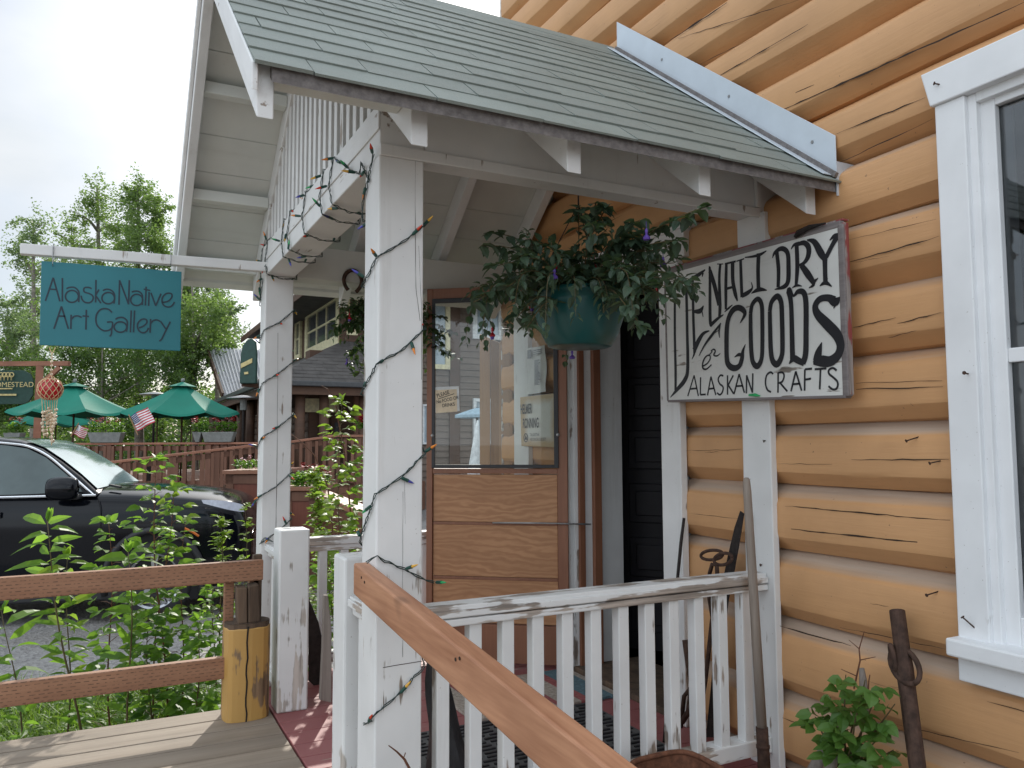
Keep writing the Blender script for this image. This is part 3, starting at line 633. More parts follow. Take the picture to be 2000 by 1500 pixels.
# ================================================================ storm door standing open
hz_ = 868
HX = V((2.17, PX(1110, 1000, 2.17).y, .02)); vd = ray(-7600, 868-22); vd = V((vd.x, vd.y, 0)).normalized(); dN = V((vd.y, -vd.x, 0))
if dN.dot(EYE-HX) < 0: dN = -dN
def dpx(px, py): q = PP(px, py, HX, dN) - HX; return q.dot(vd), q.z
sd = thing('storm_door', 'brown storm door with a large clear pane and plywood lower panels standing open', 'door', tuple(HX))
Wd = dpx(835, 800)[0]; Ht = dpx(980, 560)[1]
def dbox(m, u0, u1, z0, z1, n0, n1, mi=0): return m.frame(HX + vd*u0 + V((0,0,z0)) + dN*n0, vd*(u1-u0), V((0,0,z1-z0)), dN*(n1-n0), mi)
gl0, gr0 = dpx(845, 800)[0], dpx(1092, 800)[0]; gzt, gzb = dpx(990, 580)[1], dpx(970, 914)[1]
m = MB(); dbox(m, 0, gr0+.01, 0, Ht, -.018, .018); dbox(m, gl0-.005, Wd, 0, Ht, -.018, .018); dbox(m, gr0+.01, gl0-.005, gzt, Ht, -.017, .017); dbox(m, gr0+.01, gl0-.005, gzb-.03, gzb-.003, -.017, .016)
m.build('door_frame', M['door_brown'], sd, bevel=.003)
zs = [gzb-.032] + [dpx(970, y)[1] for y in (1021, 1128, 1218)] + [.01]
for i in range(4):
    m = MB(); dbox(m, gr0+.012, gl0-.007, zs[i+1]+.004, zs[i]-.004, -.010, .006); m.build('lower_panel', M['ply'] if i != 3 else M['door_brown'], sd, bevel=.002)
m = MB(); dbox(m, gr0+.012, gl0-.007, .01, gzb-.034, -.012, -.010); m.build('panel_backing', M['door_brown'], sd)
for z in zs[1:3]:
    m = MB(); dbox(m, gr0+.012, gl0-.007, z-.012, z+.003, .006, .010); m.build('batten', M['door_brown'], sd, bevel=.002)
m = MB(); e = .026
dbox(m, gr0+.002, gr0+e, gzb, gzt, .018, .027); dbox(m, gl0-e*.75, gl0-.002, gzb, gzt, .018, .027); dbox(m, gr0+e, gl0-e*.75, gzt-e, gzt, .018, .027); dbox(m, gr0+e, gl0-e*.75, gzb, gzb+e*.7, .018, .027)
m.build('pane_strip', M['black_frame'], sd, bevel=.002)
m = MB(); dbox(m, gr0+.012, gl0-.006, gzb+.002, gzt-.002, .012, .0165); m.build('pane', M['glass_door'], sd)
for u in (gr0+.004, gl0-.008):
    q = HX + vd*u + V((0,0,dpx(970,850)[1])) + dN*.027; m = MB(); m.lathe([(0,0), (.009,0), (.009,.004), (.004,.007), (.004,.016), (0,.016)], q, 12, 0, dN); m.build('wing_screw', M['steel'], sd)
a, b = PP(962, 1021, HX + dN*.035, dN), PP(1154, 1024, HX + dN*.035, dN); m = MB(); m.tube([a, a.lerp(b, .5)+V((0,0,.002)), b], .0045, 8); m.build('hook_rod', M['steel'], sd, smooth=True)
# notice taped inside the pane
DQ = HX + dN*.0185
def text(body, o, ud, vd_, h, mat, parent, squeeze=1, off=.001, nrm=None, name='lettering', fat=0):
    c = bpy.data.curves.new('txt', 'FONT'); c.body = body; c.size = 1; c.fill_mode = 'BOTH'; c.offset = fat; ob = bpy.data.objects.new('txt', c); COL.objects.link(ob)
    dg = bpy.context.evaluated_depsgraph_get(); me = bpy.data.meshes.new_from_object(ob.evaluated_get(dg)); bpy.data.objects.remove(ob)
    n = nrm if nrm is not None else ud.cross(vd_).normalized()
    for v in me.vertices: v.co = o + ud*(v.co.x*h*squeeze) + vd_*(v.co.y*h) + n*off
    me.materials.clear(); me.materials.append(mat); return link(name, me, parent)
nt_ = thing('paper_notice', 'small tan handwritten notice asking for no food or drinks taped inside the door pane', 'notice', tuple(PP(870, 780, DQ, dN)))
def on(px, py, k=0): return PP(px, py, DQ + dN*k, dN)
m = MB(); c = [on(*q) for q in ((849,756),(896,754.5),(898,803),(850,806))]; m.prism(c[::-1], dN*.0006); m.build('backing_sheet', M['sage'], nt_)
m = MB(); c = [on(*q, .0012) for q in ((850,762),(892,760),(893,804),(851,807))]; m.prism(c[::-1], dN*.0006); m.build('card', M['tan'], nt_)
ur = -vd; 
def tilt(a): return ur*math.cos(a) + V((0,0,1))*math.sin(a), V((0,0,1))*math.cos(a) - ur*math.sin(a)
for s_, px, py, h, a in (('PLEASE', 854, 777, .030, .30), ('No FOOD OR', 853, 788.5, .026, .20), ('DRINKS', 864, 795.5, .026, .12)):
    x_, y_ = tilt(a); text(s_, on(px, py, .002), x_, y_, h, M['ink'], nt_, .78, .0004, dN, fat=.012)
m = MB(); a, b = on(855, 779.5, .0026), on(887, 769, .0026); m.beam(a, b, .0005, .0035, (0,0,1)); m.build('underline', M['ink'], nt_)
# paper list and town plaque on the log wall behind the pane
def wq(px, py, x=2.195): return PX(px, py, x)
ud, uv, un = V((0,-1,0)), V((0,0,1)), V((-1,0,0))
pl = thing('paper_list', 'long creased white paper list pinned on the log wall above the tan plaque', 'paper', tuple(wq(1048, 720)))
cc = [(1031,681),(1067,674),(1067,700),(1069,762),(1052,770),(1036,771),(1033,758),(1028,757),(1030,715)]
m = MB(); rows = []
for k in range(9):
    f = k/8; a = V(wq(1031-2*f, 681+f*90)); b = V(wq(1067+2*f, 674+f*91)); rows.append([a.lerp(b, j/6) + un*(.006*math.sin(f*7+j*1.3)+.006) for j in range(7)])
m.grid(rows); m.build('sheet', M['paper'], pl, smooth=True)
m = MB()
for k in range(26):
    f = .30 + k*.021; a = V(wq(1031-2*f, 681+f*90)); b = V(wq(1067+2*f, 674+f*91)); p, q = a.lerp(b, .50) + un*.0165, a.lerp(b, .50 + U(.16, .30)) + un*.0165
    m.beam(p, q, .0005, .0035)
for k in range(3):
    f = .08+.04*k; a = V(wq(1031-2*f, 681+f*90)); b = V(wq(1067+2*f, 674+f*91)); m.beam(a.lerp(b, .45)+un*.0165, a.lerp(b, .9)+un*.0165, .0005, .006)
f = .14; a = V(wq(1031-2*f, 681+f*90)); b = V(wq(1067+2*f, 674+f*91)); m.beam(a.lerp(b, .12)+un*.0165, a.lerp(b, .33)+un*.0165, .0005, .05)
m.build('printed_lines', M['greyink'], pl)
pq = thing('plaque', 'cream plaque with scorched edges and black slab lettering seen through the door pane', 'plaque', tuple(wq(1050, 820)))
XQ = 2.17
def wp(px, py, k=0): return PX(px, py, XQ-k)
m = MB(); c = [wp(1014,776), wp(1082,768), wp(1083,874), wp(1016,871)]; m.prism([c[0]+ud*.01, c[1], c[2], c[3]+ud*.012], V((.012, 0, 0))); 
mm, tt, bb = nodes('scorched plaque'); cmx = coords(tt, (1,1,1)); 
cy, cz = (c[0].y+c[1].y)/2-.03, (c[0].z+c[3].z)/2
sp_ = tt.nodes.new('ShaderNodeSeparateXYZ'); tt.links.new(cmx, sp_.inputs[0])
dy = math_(tt, 'ABSOLUTE', math_(tt, 'SUBTRACT', sp_.outputs[1], cy), 0); dz = math_(tt, 'ABSOLUTE', math_(tt, 'SUBTRACT', sp_.outputs[2], cz), 0)
hw, hh = abs(c[0].y-c[1].y)/2, abs(c[0].z-c[3].z)/2
e_ = math_(tt, 'MAXIMUM', math_(tt, 'DIVIDE', dy, hw), math_(tt, 'DIVIDE', dz, hh)); e_ = math_(tt, 'ADD', e_, math_(tt, 'MULTIPLY', noise(tt, cmx, 12), .25))
setc(tt, bb, ramp(tt, e_, .72, 1.1, (.66, .65, .60), (.50, .34, .17))); bb.inputs['Roughness'].default_value = .35
m.build('board', mm, pq, bevel=.003)
hs = abs(c[0].z-c[3].z)
text('HELMER', wp(1016.5, 808.5, .004), ud, uv, hs*.275, M['ink'], pq, .50, .001, un, fat=.02); text('RONNING', wp(1021, 836, .004), ud, uv, hs*.275, M['ink'], pq, .52, .001, un, fat=.02)
text('TALKEETNA', wp(1035, 852, .004), ud, uv, hs*.085, M['ink'], pq, .85, .001, un); text('HISTORICAL SOCIETY', wp(1035, 861, .004), ud, uv, hs*.085, M['ink'], pq, .80, .001, un)
q = wp(1027, 855, .003); m = MB(); m.lathe([(.021, 0), (.026, 0), (.026, .001), (.021, .001)], q, 20, 0, un); em = m.build('emblem', M['ink'], pq); m = MB(); m.prism([q+ud*-.015+uv*-.012, q+ud*-.002+uv*.014, q+ud*.004+uv*-.002, q+ud*.010+uv*.008, q+ud*.016+uv*-.012], un*.001); m.build('peaks', M['ink'], em)
# ================================================================ sign letter strokes
def homog(src, dst):
    A = []
    for (x, y), (u, v) in zip(src, dst):
        A.append([x, y, 1, 0, 0, 0, -u*x, -u*y, u]); A.append([0, 0, 0, x, y, 1, -v*x, -v*y, v])
    n = 8
    for i in range(n):
        p = max(range(i, n), key=lambda r: abs(A[r][i])); A[i], A[p] = A[p], A[i]; k = A[i][i]; A[i] = [q/k for q in A[i]]
        for r in range(n):
            if r != i: k = A[r][i]; A[r] = [a-k*b for a, b in zip(A[r], A[i])]
    h = [A[i][8] for i in range(8)]
    return lambda x, y: ((h[0]*x+h[1]*y+h[2])/(h[6]*x+h[7]*y+1), (h[3]*x+h[4]*y+h[5])/(h[6]*x+h[7]*y+1))
def smooth_pts(P, n=5):
    out = []
    for i in range(len(P)-1):
        a, b, c, d = P[max(i-1, 0)], P[i], P[i+1], P[min(i+2, len(P)-1)]
        for k in range(n):
            t = k/n; out.append(tuple(.5*(2*b[j] + (c[j]-a[j])*t + (2*a[j]-5*b[j]+4*c[j]-d[j])*t*t + (3*b[j]-a[j]-3*c[j]+d[j])*t**3) for j in range(len(b))))
    out.append(tuple(P[-1])); return out
def segs(lst):
    out = []
    for P in lst: out += [[a, b] for a, b in zip(P, P[1:])]
    return out
def strokes(lst, mapf, o, ex, ey, nrm, width=None, off=.0012, curved=True, wscale=1):
    m = MB(); lay = 0
    for P in lst:
        P = [tuple(p) for p in P]; Q = smooth_pts(P) if curved and len(P) > 2 else P
        W = []; 
        for p in Q:
            u, v = mapf(p[0], p[1]); W.append((o + ex*u + ey*v, (p[2] if len(p) > 2 else width)*wscale))
        a, b = [], []; lay += 1; z = nrm*(off + .00003*lay)
        for i, (p, wd) in enumerate(W):
            t = W[min(i+1, len(W)-1)][0] - W[max(i-1, 0)][0]
            if t.length < 1e-9: t = ex
            s_ = nrm.cross(t.normalized())*(wd/2); a.append(p+s_+z); b.append(p-s_+z)
        m.grid([a, b])
    return m
def ell(cx, cy, rx, ry, a0=-30, a1=330, n=16): return [(cx+rx*math.cos(math.radians(a0+(a1-a0)*i/n)), cy+ry*math.sin(math.radians(a0+(a1-a0)*i/n))) for i in range(n+1)]
# teal gallery sign under the arm
m = MB(); YA = 4.075
aL, aR = PY(40, 487, YA), PY(512, 521, YA); m.beam(aL, V((.80, YA, aR.z)), .045, .047); m.build('sign_arm', M['white_v'], por, bevel=.003)
c = [PY(*q, YA) for q in ((81,510),(354.5,531),(352,685.5),(77,674))]
gs = thing('hanging_sign', 'teal hanging sign with thin dark hand lettering under the white arm', 'sign', tuple((c[0]+c[2])/2))
m = MB(); m.prism([q+V((0,.007,0)) for q in c], V((0,-.014,0))); m.build('board', M['teal'], gs, bevel=.002)
ex, ey = V((1,0,0)), V((0,0,1))
H1 = homog([(72,60),(1895,205),(1885,1235),(45,1160)], [(q.x, q.z) for q in c])
G = [[(125,585),(228,280),(315,590)],[(185,430),(265,435)],[(347,285),(347,592)],[(400,425),(440,408),(500,408),(545,440),(565,490),(560,600)],ell(472,525,85,78),
 [(730,425),(690,408),(640,412),(625,440),(640,470),(700,490),(740,515),(750,550),(730,590),(690,608),(640,600),(605,565),(592,515)],[(785,310),(780,605)],[(825,435),(780,510),(850,615)],
 [(875,450),(920,432),(970,440),(1010,470),(1028,520),(1020,620)],ell(945,548,82,74),[(1085,635),(1092,315),(1210,630),(1218,315)],[(1250,470),(1290,458),(1340,462),(1380,495),(1390,540),(1388,638)],ell(1315,572,78,73),
 [(1437,400),(1428,645)],[(1405,432),(1490,450)],[(1475,470),(1470,650)],[(1500,480),(1562,650),(1630,490)],[(1650,605),(1720,590),(1765,545),(1770,500),(1735,485),(1690,495),(1650,540),(1645,600),(1670,645),(1720,665),(1770,650),(1805,600)],
 [(237,950),(335,655),(425,950)],[(285,780),(385,785)],[(462,765),(458,950)],[(460,830),(500,785),(550,778),(600,800)],[(660,700),(655,960)],[(610,780),(695,788)],
 [(995,735),(950,695),(890,685),(835,705),(795,760),(785,830),(800,900),(845,950),(900,975),(960,965),(990,940)],[(930,862),(1000,865),(992,960),(985,1020),(965,1048)],
 [(1040,825),(1075,805),(1130,800),(1175,825),(1195,870),(1185,985)],ell(1105,925,82,68),[(1245,708),(1235,995)],[(1288,710),(1275,995)],
 [(1345,935),(1400,915),(1445,875),(1445,835),(1410,820),(1365,835),(1328,885),(1330,940),(1360,985),(1410,1000),(1450,975),(1470,935)],[(1497,820),(1490,1000)],[(1495,880),(1530,840),(1575,830),(1620,850)],[(1625,850),(1695,950)],[(1752,855),(1700,960),(1640,1085),(1610,1110)]]
sharp = {0, 10, 16, 18}
fo = V((0, YA-.007, 0))
m = MB()
for i, P in enumerate(G):
    q = strokes([P] if len(P) > 4 else segs([P]), H1, fo, ex, ey, V((0,-1,0)), .0068, .001+i*.00003, i not in sharp); b0 = len(m.v); m.v += q.v; m.f += [tuple(b0+k for k in f) for f in q.f]; m.m += q.m
m.build('lettering', M['tealink'], gs)
for px in (104, 333):
    p = PY(px, 505, YA); m = MB(); m.tube([p+V((0,-.012,.065)), p+V((0,-.03,.035)), p+V((0,-.012,-.012))], .0022, 6); m.tube([p+V((0,0,.055)), p+V((0,-.03,.06)), p+V((0,-.03,-.03)), p+V((0,-.009,-.035))], .0018, 6); m.build('hook', M['steel'], gs)
# red net float hanging from the sign
fp = PY(98, 760, YA-.01); rf = abs(PY(123, 760, YA-.01).x - PY(73, 760, YA-.01).x)/2
ft = thing('net_float', 'red glass fishing float in a tan net with shell tassels hanging below the teal sign', 'float', tuple(fp))
m = MB(); m.lathe([(rf*math.cos(a), rf*math.sin(a)) for a in [math.radians(-90+12*i) for i in range(16)]], fp, 28); m.build('ball', M['floatglass'], ft, smooth=True)
m = MB(); NL, NR = 5, 12
for i in range(-3, 4):
    for k in range(NR):
        la = math.radians(i*22); lo = 2*math.pi*(k+(.5 if i % 2 else 0))/NR
        def sp(la, lo): return fp + V((math.cos(la)*math.cos(lo), math.cos(la)*math.sin(lo), math.sin(la)))*(rf+.0025)
        l2 = math.radians((i+1)*22)
        if i < 3:
            for s_ in (-.5, .5):
                lo2 = lo + 2*math.pi*s_/NR; pts = [sp(la+(l2-la)*f, lo+(lo2-lo)*(f if f < .3 or f > .7 else f)) for f in (0, .33, .66, 1)]; m.tube(pts, .0016, 5)
m.build('net', M['rope'], ft)
topz = PY(98, 735, YA-.01).z; sgz = PY(100, 680, YA-.01).z
m = MB()
for k in range(5):
    a = 2*math.pi*k/5; m.tube([fp+V((math.cos(a)*rf*.7, math.sin(a)*rf*.7, rf*.72)), V((fp.x+.002, fp.y, topz+.006))], .0016, 5)
for s_ in (-1, 1): m.tube([V((fp.x+.002, fp.y, sgz-.028)), V((fp.x+.002+s_*.012, fp.y+.002, sgz+.004))], .002, 5)
m.tube([V((fp.x+.002, fp.y, topz)), V((fp.x+.002, fp.y, sgz-.02))], .002, 5); m.build('cord', M['rope'], ft)
for k in range(5):
    z = topz + .008 + (sgz-.03-topz)*k/5; m = MB(); r_ = .0068 if k % 2 else .0055; m.lathe([(0,-r_),(r_*.8,-r_*.6),(r_,0),(r_*.8,r_*.6),(0,r_)], (fp.x+.002, fp.y, z), 10); m.build('bead', M['shell'], ft, smooth=True)
zb_ = PY(105, 870, YA-.01).z
for k in range(7):
    x0 = fp.x + (k-3)*.010; y0 = fp.y + U(-.02, .02); ln = U(.5, 1.0); zend = fp.z - rf - (fp.z-rf-zb_)*ln; xe = x0 + (fp.x+.012-x0)*.5*ln + U(-.004, .004)
    m = MB(); m.tube([(x0, y0, fp.z-rf*.9), (xe, y0, zend)], .0017, 5); td = m.build('tassel', M['rope'], ft)
    m = MB(); n = int(7*ln)+2
    for j_ in range(n):
        f = .35 + .65*j_/n; r_ = U(.005, .0095); m.lathe([(0,-r_),(r_*.8,-r_*.6),(r_,0),(r_*.8,r_*.6),(0,r_)], (x0+(xe-x0)*f+U(-.004,.004), y0+U(-.005,.005), fp.z-rf*.9+(zend-fp.z+rf*.9)*f), 8)
    m.build('shell_string', M['shell'], td, smooth=True)
# painted shop sign on the log wall
XSg = 2.135
c = [PX(*q, XSg) for q in ((1299,532),(1641,437),(1652,774),(1305,783))]
ds = thing('shop_sign', 'weathered white wooden sign with bold black hand painted letters mounted on the log wall', 'sign', tuple((c[0]+c[2])/2))
cx = V((.026, 0, 0)); m = MB(); m.prism(c[::-1], cx, 0); m.build('board', M['signwhite'], ds, bevel=.003)
m = MB(); e1 = V((-.004,0,0)); ww = .022
for a, b in ((0,1),(1,2)):
    d_ = (c[b]-c[a]).normalized(); nn2 = V((1,0,0)).cross(d_); nn2 = nn2 if nn2.dot((c[0]+c[2])/2-c[a]) > 0 else -nn2
    m.frame(c[a]+e1+V((.002,0,0))-nn2*.012+(d_*.001), c[b]-c[a], nn2*.024, V((.024,0,0)))
m.build('rim', M['signrim'], ds, bevel=.004)
m = MB(); m.frame(c[1]+V((.004,-.0125,.004)), c[2]-c[1], V((0,.012,0)), V((.022,0,0))); m.frame(c[0]+V((.012,0,.013)), c[1]-c[0], V((0,0,.008)), V((.03,0,0))); m.build('rim_edge', M['signred'], ds, bevel=.003)
m = MB(); m.frame(c[0]+V((-.003,.006,0)), c[3]-c[0], V((0,-.010,0)), V((.03,0,0))); m.frame(c[3]+V((-.003,0,-.006)), c[2]-c[3], V((0,0,.010)), V((.03,0,0))); m.build('worn_edge', M['signrim'], ds, bevel=.002)
m = MB(); q = PX(1575, 452, XSg-.01); pts = [PX(*p, XSg-.012) for p in ((1553,463),(1560,455),(1580,444),(1612,436))]; m.tube(pts, [.006,.012,.009,.003], 8); m.build('bent_scrap', M['iron'], ds)
H2 = homog([(35,434),(1388,66),(1425,1398),(60,1432)], [(-q.y, q.z) for q in c])
DN = [[(112,545,22),(112,900,22),(118,1200,24),(118,1350,22)],[(112,520,14),(170,490,16),(198,540,24),(208,900,26),(212,1180,30),(190,1270,34),(130,1345,26),(78,1405,5)],
 [(250,462,22),(256,800,24),(266,1060,26)],[(250,475,14),(300,452,26),(348,415,9)],[(325,470,8),(330,440,18)],[(262,740,18),(310,735,32),(335,695,9)],[(322,735,10),(332,782,6)],[(262,1040,38),(300,960,34),(335,910,22),(380,890,8)],[(266,1030,26),(262,1070,16),(245,1110,5)],
 [(378,400,18),(384,440,22),(386,800,26),(400,850,18)],[(384,425,30),(420,540,32),(455,690,30)],[(465,375,22),(457,480,22),(462,700,26),(458,780,22)],[(440,372,6),(488,372,6)],[(392,845,24),(440,800,20),(490,765,6)],
 [(512,365,22),(508,540,26),(508,725,20)],[(500,372,12),(585,352,12)],[(560,355,30),(562,500,28),(580,600,28),(598,660,10)],[(512,565,16),(565,550,14)],[(498,745,6),(530,715,14),(560,690,5)],
 [(622,345,22),(626,480,24),(632,630,24)],[(590,352,8),(650,332,8)],[(632,620,26),(680,595,26),(712,560,12),(705,515,5)],
 [(762,290,30),(757,420,28),(760,560,28)],[(655,322,6),(720,315,14),(775,300,18),(822,272,6)],[(705,602,5),(762,572,26),(825,578,5)],
 [(902,285,26),(915,420,26),(912,555,24)],[(868,328,5),(888,285,20),(940,255,26),(985,290,28),(992,400,30),(988,510,30),(955,552,24),(885,572,5)],
 [(1055,225,26),(1060,400,28),(1050,545,20)],[(1012,262,5),(1035,228,16),(1075,215,20)],[(1060,225,20),(1112,212,26),(1147,250,32),(1142,320,30),(1108,370,20),(1068,388,14)],[(1090,385,28),(1140,455,38),(1185,530,22),(1148,562,4)],[(1180,522,24),(1220,485,4)],[(1020,560,4),(1055,542,14),(1095,548,4)],
 [(1135,190,6),(1190,205,30),(1240,290,40),(1268,335,30)],[(1372,158,34),(1330,230,26),(1282,325,26)],[(1272,320,32),(1273,420,28),(1276,530,28)],[(1232,546,5),(1276,522,22),(1325,552,5)],[(1310,195,6),(1345,160,20),(1385,150,16)],
 [(300,1085,5),(345,1000,14),(400,925,20),(470,832,10)],[(468,830,10),(456,890,14),(460,945,5)],[(390,930,6),(462,880,4)],
 [(330,1165,10),(368,1140,9),(388,1100,8),(378,1078,8),(350,1095,10),(330,1140,12),(332,1180,12),(360,1186,10),(398,1152,8)],[(393,1048,8),(415,1033,9),(427,1050,11),(415,1078,9),(440,1085,9),(466,1066,5)],[(372,1085,7),(405,1050,7)],
 [(618,832,5),(655,765,26),(640,728,34),(600,712,34),(560,735,36),(528,800,34),(515,900,36),(515,1090,36),(530,1155,38),(572,1180,36),(612,1163,32),(632,1110,32),(640,1050,22),(660,995,4)],[(575,1095,4),(610,1075,20),(640,1085,16)],
 [(700,760,28),(712,690,28),(755,645,28),(785,690,30),(790,800,30),(790,1000,30),(783,1110,30),(752,1165,34),(718,1135,32),(705,1050,32),(700,880,30),(700,760,28)],
 [(848,740,28),(862,670,30),(905,625,32),(935,670,32),(942,800,32),(945,1000,32),(938,1090,32),(905,1150,36),(870,1125,34),(855,1040,32),(850,860,30),(848,740,28)],
 [(995,585,34),(1012,690,30),(1018,900,32),(1022,1110,34)],[(978,605,6),(998,572,26),(1030,622,14),(1065,590,26),(1108,598,32),(1126,680,34),(1126,900,34),(1122,1070,36),(1100,1145,36)],[(995,1148,5),(1030,1108,34),(1065,1122,36),(1110,1148,26)],
 [(1388,632,4),(1352,668,50),(1300,640,36),(1235,648,34),(1198,700,36),(1215,765,46),(1290,845,56),(1362,925,56),(1390,1005,48),(1370,1080,46),(1310,1128,52),(1240,1128,56),(1180,1140,20)],[(1247,982,4),(1222,1060,42),(1208,1125,50)],[(1338,722,4),(1372,650,30)]]
AC = [[(213,1395),(262,1235),(295,1395)],[(230,1340),(285,1335)],[(312,1250),(310,1385)],[(310,1385),(352,1382)],[(365,1390),(392,1245),(430,1388)],[(378,1340),(420,1335)],[(488,1240),(465,1235),(448,1265),(460,1300),(485,1325),(480,1365),(460,1385),(440,1370)],
 [(520,1235),(520,1385)],[(565,1235),(525,1310)],[(525,1310),(568,1378)],[(570,1380),(610,1225),(650,1370)],[(585,1320),(640,1315)],[(665,1375),(668,1235),(712,1370),(715,1220)],[(872,1225),(850,1212),(822,1235),(812,1290),(825,1345),(855,1365)],
 [(908,1370),(910,1215)],[(910,1215),(945,1215),(955,1245),(940,1285),(912,1295)],[(925,1295),(980,1360)],[(1008,1360),(1045,1205),(1090,1355)],[(1022,1305),(1075,1300)],[(1112,1355),(1115,1190)],[(1115,1190),(1170,1185)],[(1115,1270),(1162,1262)],[(1190,1190),(1280,1183)],[(1235,1188),(1228,1345)],[(1358,1200),(1330,1180),(1300,1195),(1300,1225),(1335,1255),(1365,1290),(1360,1335),(1330,1345),(1295,1320)]]
ed, eu, en = V((0,-1,0)), V((0,0,1)), V((-1,0,0)); fo = V((XSg, 0, 0))
px2m = (c[2]-c[3]).length/1365
m = strokes(DN, H2, fo, ed, eu, en, None, .0008, True, px2m); m.build('bold_lettering', M['ink'], ds)
for nm, i0, i1 in (('first', 0, 16), ('second', 16, 40)):
  m = MB()
  for i, P in list(enumerate(AC))[i0:i1]:
    q = strokes([P] if len(P) > 4 else segs([P]), H2, fo, ed, eu, en, .0075, .0009+i*.00003, len(P) > 4); b0 = len(m.v); m.v += q.v; m.f += [tuple(b0+k for k in f) for f in q.f]; m.m += q.m
  m.build('small_lettering', M['ink'], ds)
def onS(x, y, k=.004): u, v = H2(x, y); return V((XSg-k, -u, v))
m = MB(); m.tube([onS(690,1388), onS(740,1388), onS(775,1395)], [.004,.007,.002], 6); m.build('green_bulb', M['bulb_green'], ds)

# ================================================================ handrail and fence
hr = thing('handrail', 'orange brown wooden handrail sloping down from the porch post towards the viewer', 'handrail', (.667, 1.4, .72))
m = MB(); y0, y1 = 2.285, -.35; zf = lambda y: .842 - (2.27-y)*.0885
m.hexa([(.645,y1,zf(y1)-.089),(.689,y1,zf(y1)-.089),(.689,y0,zf(y0)-.089),(.645,y0,zf(y0)-.089),(.645,y1,zf(y1)),(.689,y1,zf(y1)),(.689,y0,zf(y0)),(.645,y0,zf(y0))])
m.build('rail', M['cedar_y'], hr, bevel=.005)
m = MB()
for px, py in ((890,1288),(898,1286),(706,1128),(712,1137)):
    q = PX(px, py, .6445); m.lathe([(0,0),(.004,0),(.004,.0012),(0,.0012)], q, 8, 0, (-1,0,0))
m.build('screw_mark', M['crack'], hr)
m = MB(); m.box(.646, .688, -.30, -.20, -.0, zf(-.25)-.09); m.build('rail_post', M['cedar_y'], hr)
fe = thing('rail_fence', 'low fence of two red brown rails with a notched mustard log post', 'fence', (.1, 3.72, 0))
m = MB(); m.box(-2.4, .636, 3.70, 3.738, .583, .672); m.build('rail', M['redwood'], fe, bevel=.004)
m = MB(); m.box(-2.4, .500, 3.70, 3.738, .175, .266); m.build('rail', M['redwood_low'], fe, bevel=.004)
m = MB(); m.box(.60, .638, 3.742, 3.78, .40, .69); m.build('cleat', M['oldwood'], fe, bevel=.003)
m = MB(); m.box(.585, .625, 3.742, 3.80, 0, .585); m.build('cleat', M['redwood'], fe, bevel=.003)
# the log post: round butt with a slabbed tenon on top, split down the front
cxp, cyp = .572, 3.715
def dshape(r, z, k=22, wob=.0):
    o = []
    for i in range(k):
        a = 2*math.pi*i/k; rr = r*(1 + .03*math.sin(3*a+1) + wob*math.sin(7*a))
        x, y = rr*math.cos(a), rr*math.sin(a)
        if y < -r*.62: y = -r*.62 - (abs(y)-r*.62)*.35
        if abs(a - 1.5*math.pi) < .12: y += .022
        o.append((cxp+x, cyp+y, z))
    return o
m = MB(); rows = [dshape(.098, z, wob=.012) for z in (0, .05, .15, .3, .385)] + [dshape(.093, .392)]
m.grid(rows, 0, True); b = len(m.v); m.v += rows[-1]; m.f.append(tuple(b+i for i in range(22))); m.m.append(0); m.build('post_butt', M['yellow'], fe)
m = MB(); rows = [dshape(.0945, z, wob=.02) for z in (.386, .405, .41)]; m.grid(rows, 0, True); b = len(m.v); m.v += dshape(.094, .411); m.f.append(tuple(b+i for i in range(22))); m.m.append(0)
m.hexa([(.526,3.66,.41),(.566,3.655,.41),(.566,3.735,.41),(.526,3.735,.41),(.518,3.662,.565),(.563,3.66,.562),(.563,3.735,.565),(.518,3.735,.57)])
m.hexa([(.5685,3.655,.41),(.622,3.662,.41),(.622,3.735,.41),(.571,3.735,.41),(.566,3.66,.566),(.612,3.668,.572),(.612,3.735,.575),(.569,3.735,.57)])
m.build('post_tenon', M['oldwood'], fe, bevel=.006)
m = MB(); fy = cyp-.098*.62-.0065*0; P_ = [(.564+.0022*math.sin(i*1.7)+U(-.0012,.0012), .40*i/12) for i in range(13)]; m.grid([[(x-.003, cyp-.0765, z) for x, z in P_], [(x+.0035, cyp-.0765, z) for x, z in P_]]); m.build('split', M['gap'], fe)
m = MB(); m.box(.48, .52, 3.745, 3.79, .0, .60); m.build('back_post', M['redwood'], fe, bevel=.003)

# ================================================================ leaves and plants
def leaf(m, p, d, n, Ln, Wd, droop=.25, mi=0, fold=.25):
    d = d.normalized(); s_ = d.cross(n)
    if s_.length < 1e-4: s_ = d.orthogonal()
    s_.normalize(); n = s_.cross(d).normalized()
    c = lambda f: p + d*(Ln*f) - n*(droop*Ln*f*f)
    c1, c2, c3 = c(.3), c(.62), c(.84); w1, w2, w3 = Wd*.46, Wd*.44, Wd*.24; u = n*(fold*Wd*.5)
    m.add([c(0), c1-s_*w1+u, c1, c1+s_*w1+u, c2-s_*w2+u, c2, c2+s_*w2+u, c3-s_*w3+u*.6, c3, c3+s_*w3+u*.6, c(1)],
          [(0,2,1),(0,3,2),(1,2,5,4),(2,3,6,5),(4,5,8,7),(5,6,9,8),(7,8,10),(8,9,10)], mi)
def rdir(up_=.3):
    a = U(0, 2*math.pi); return V((math.cos(a), math.sin(a), up_)).normalized()
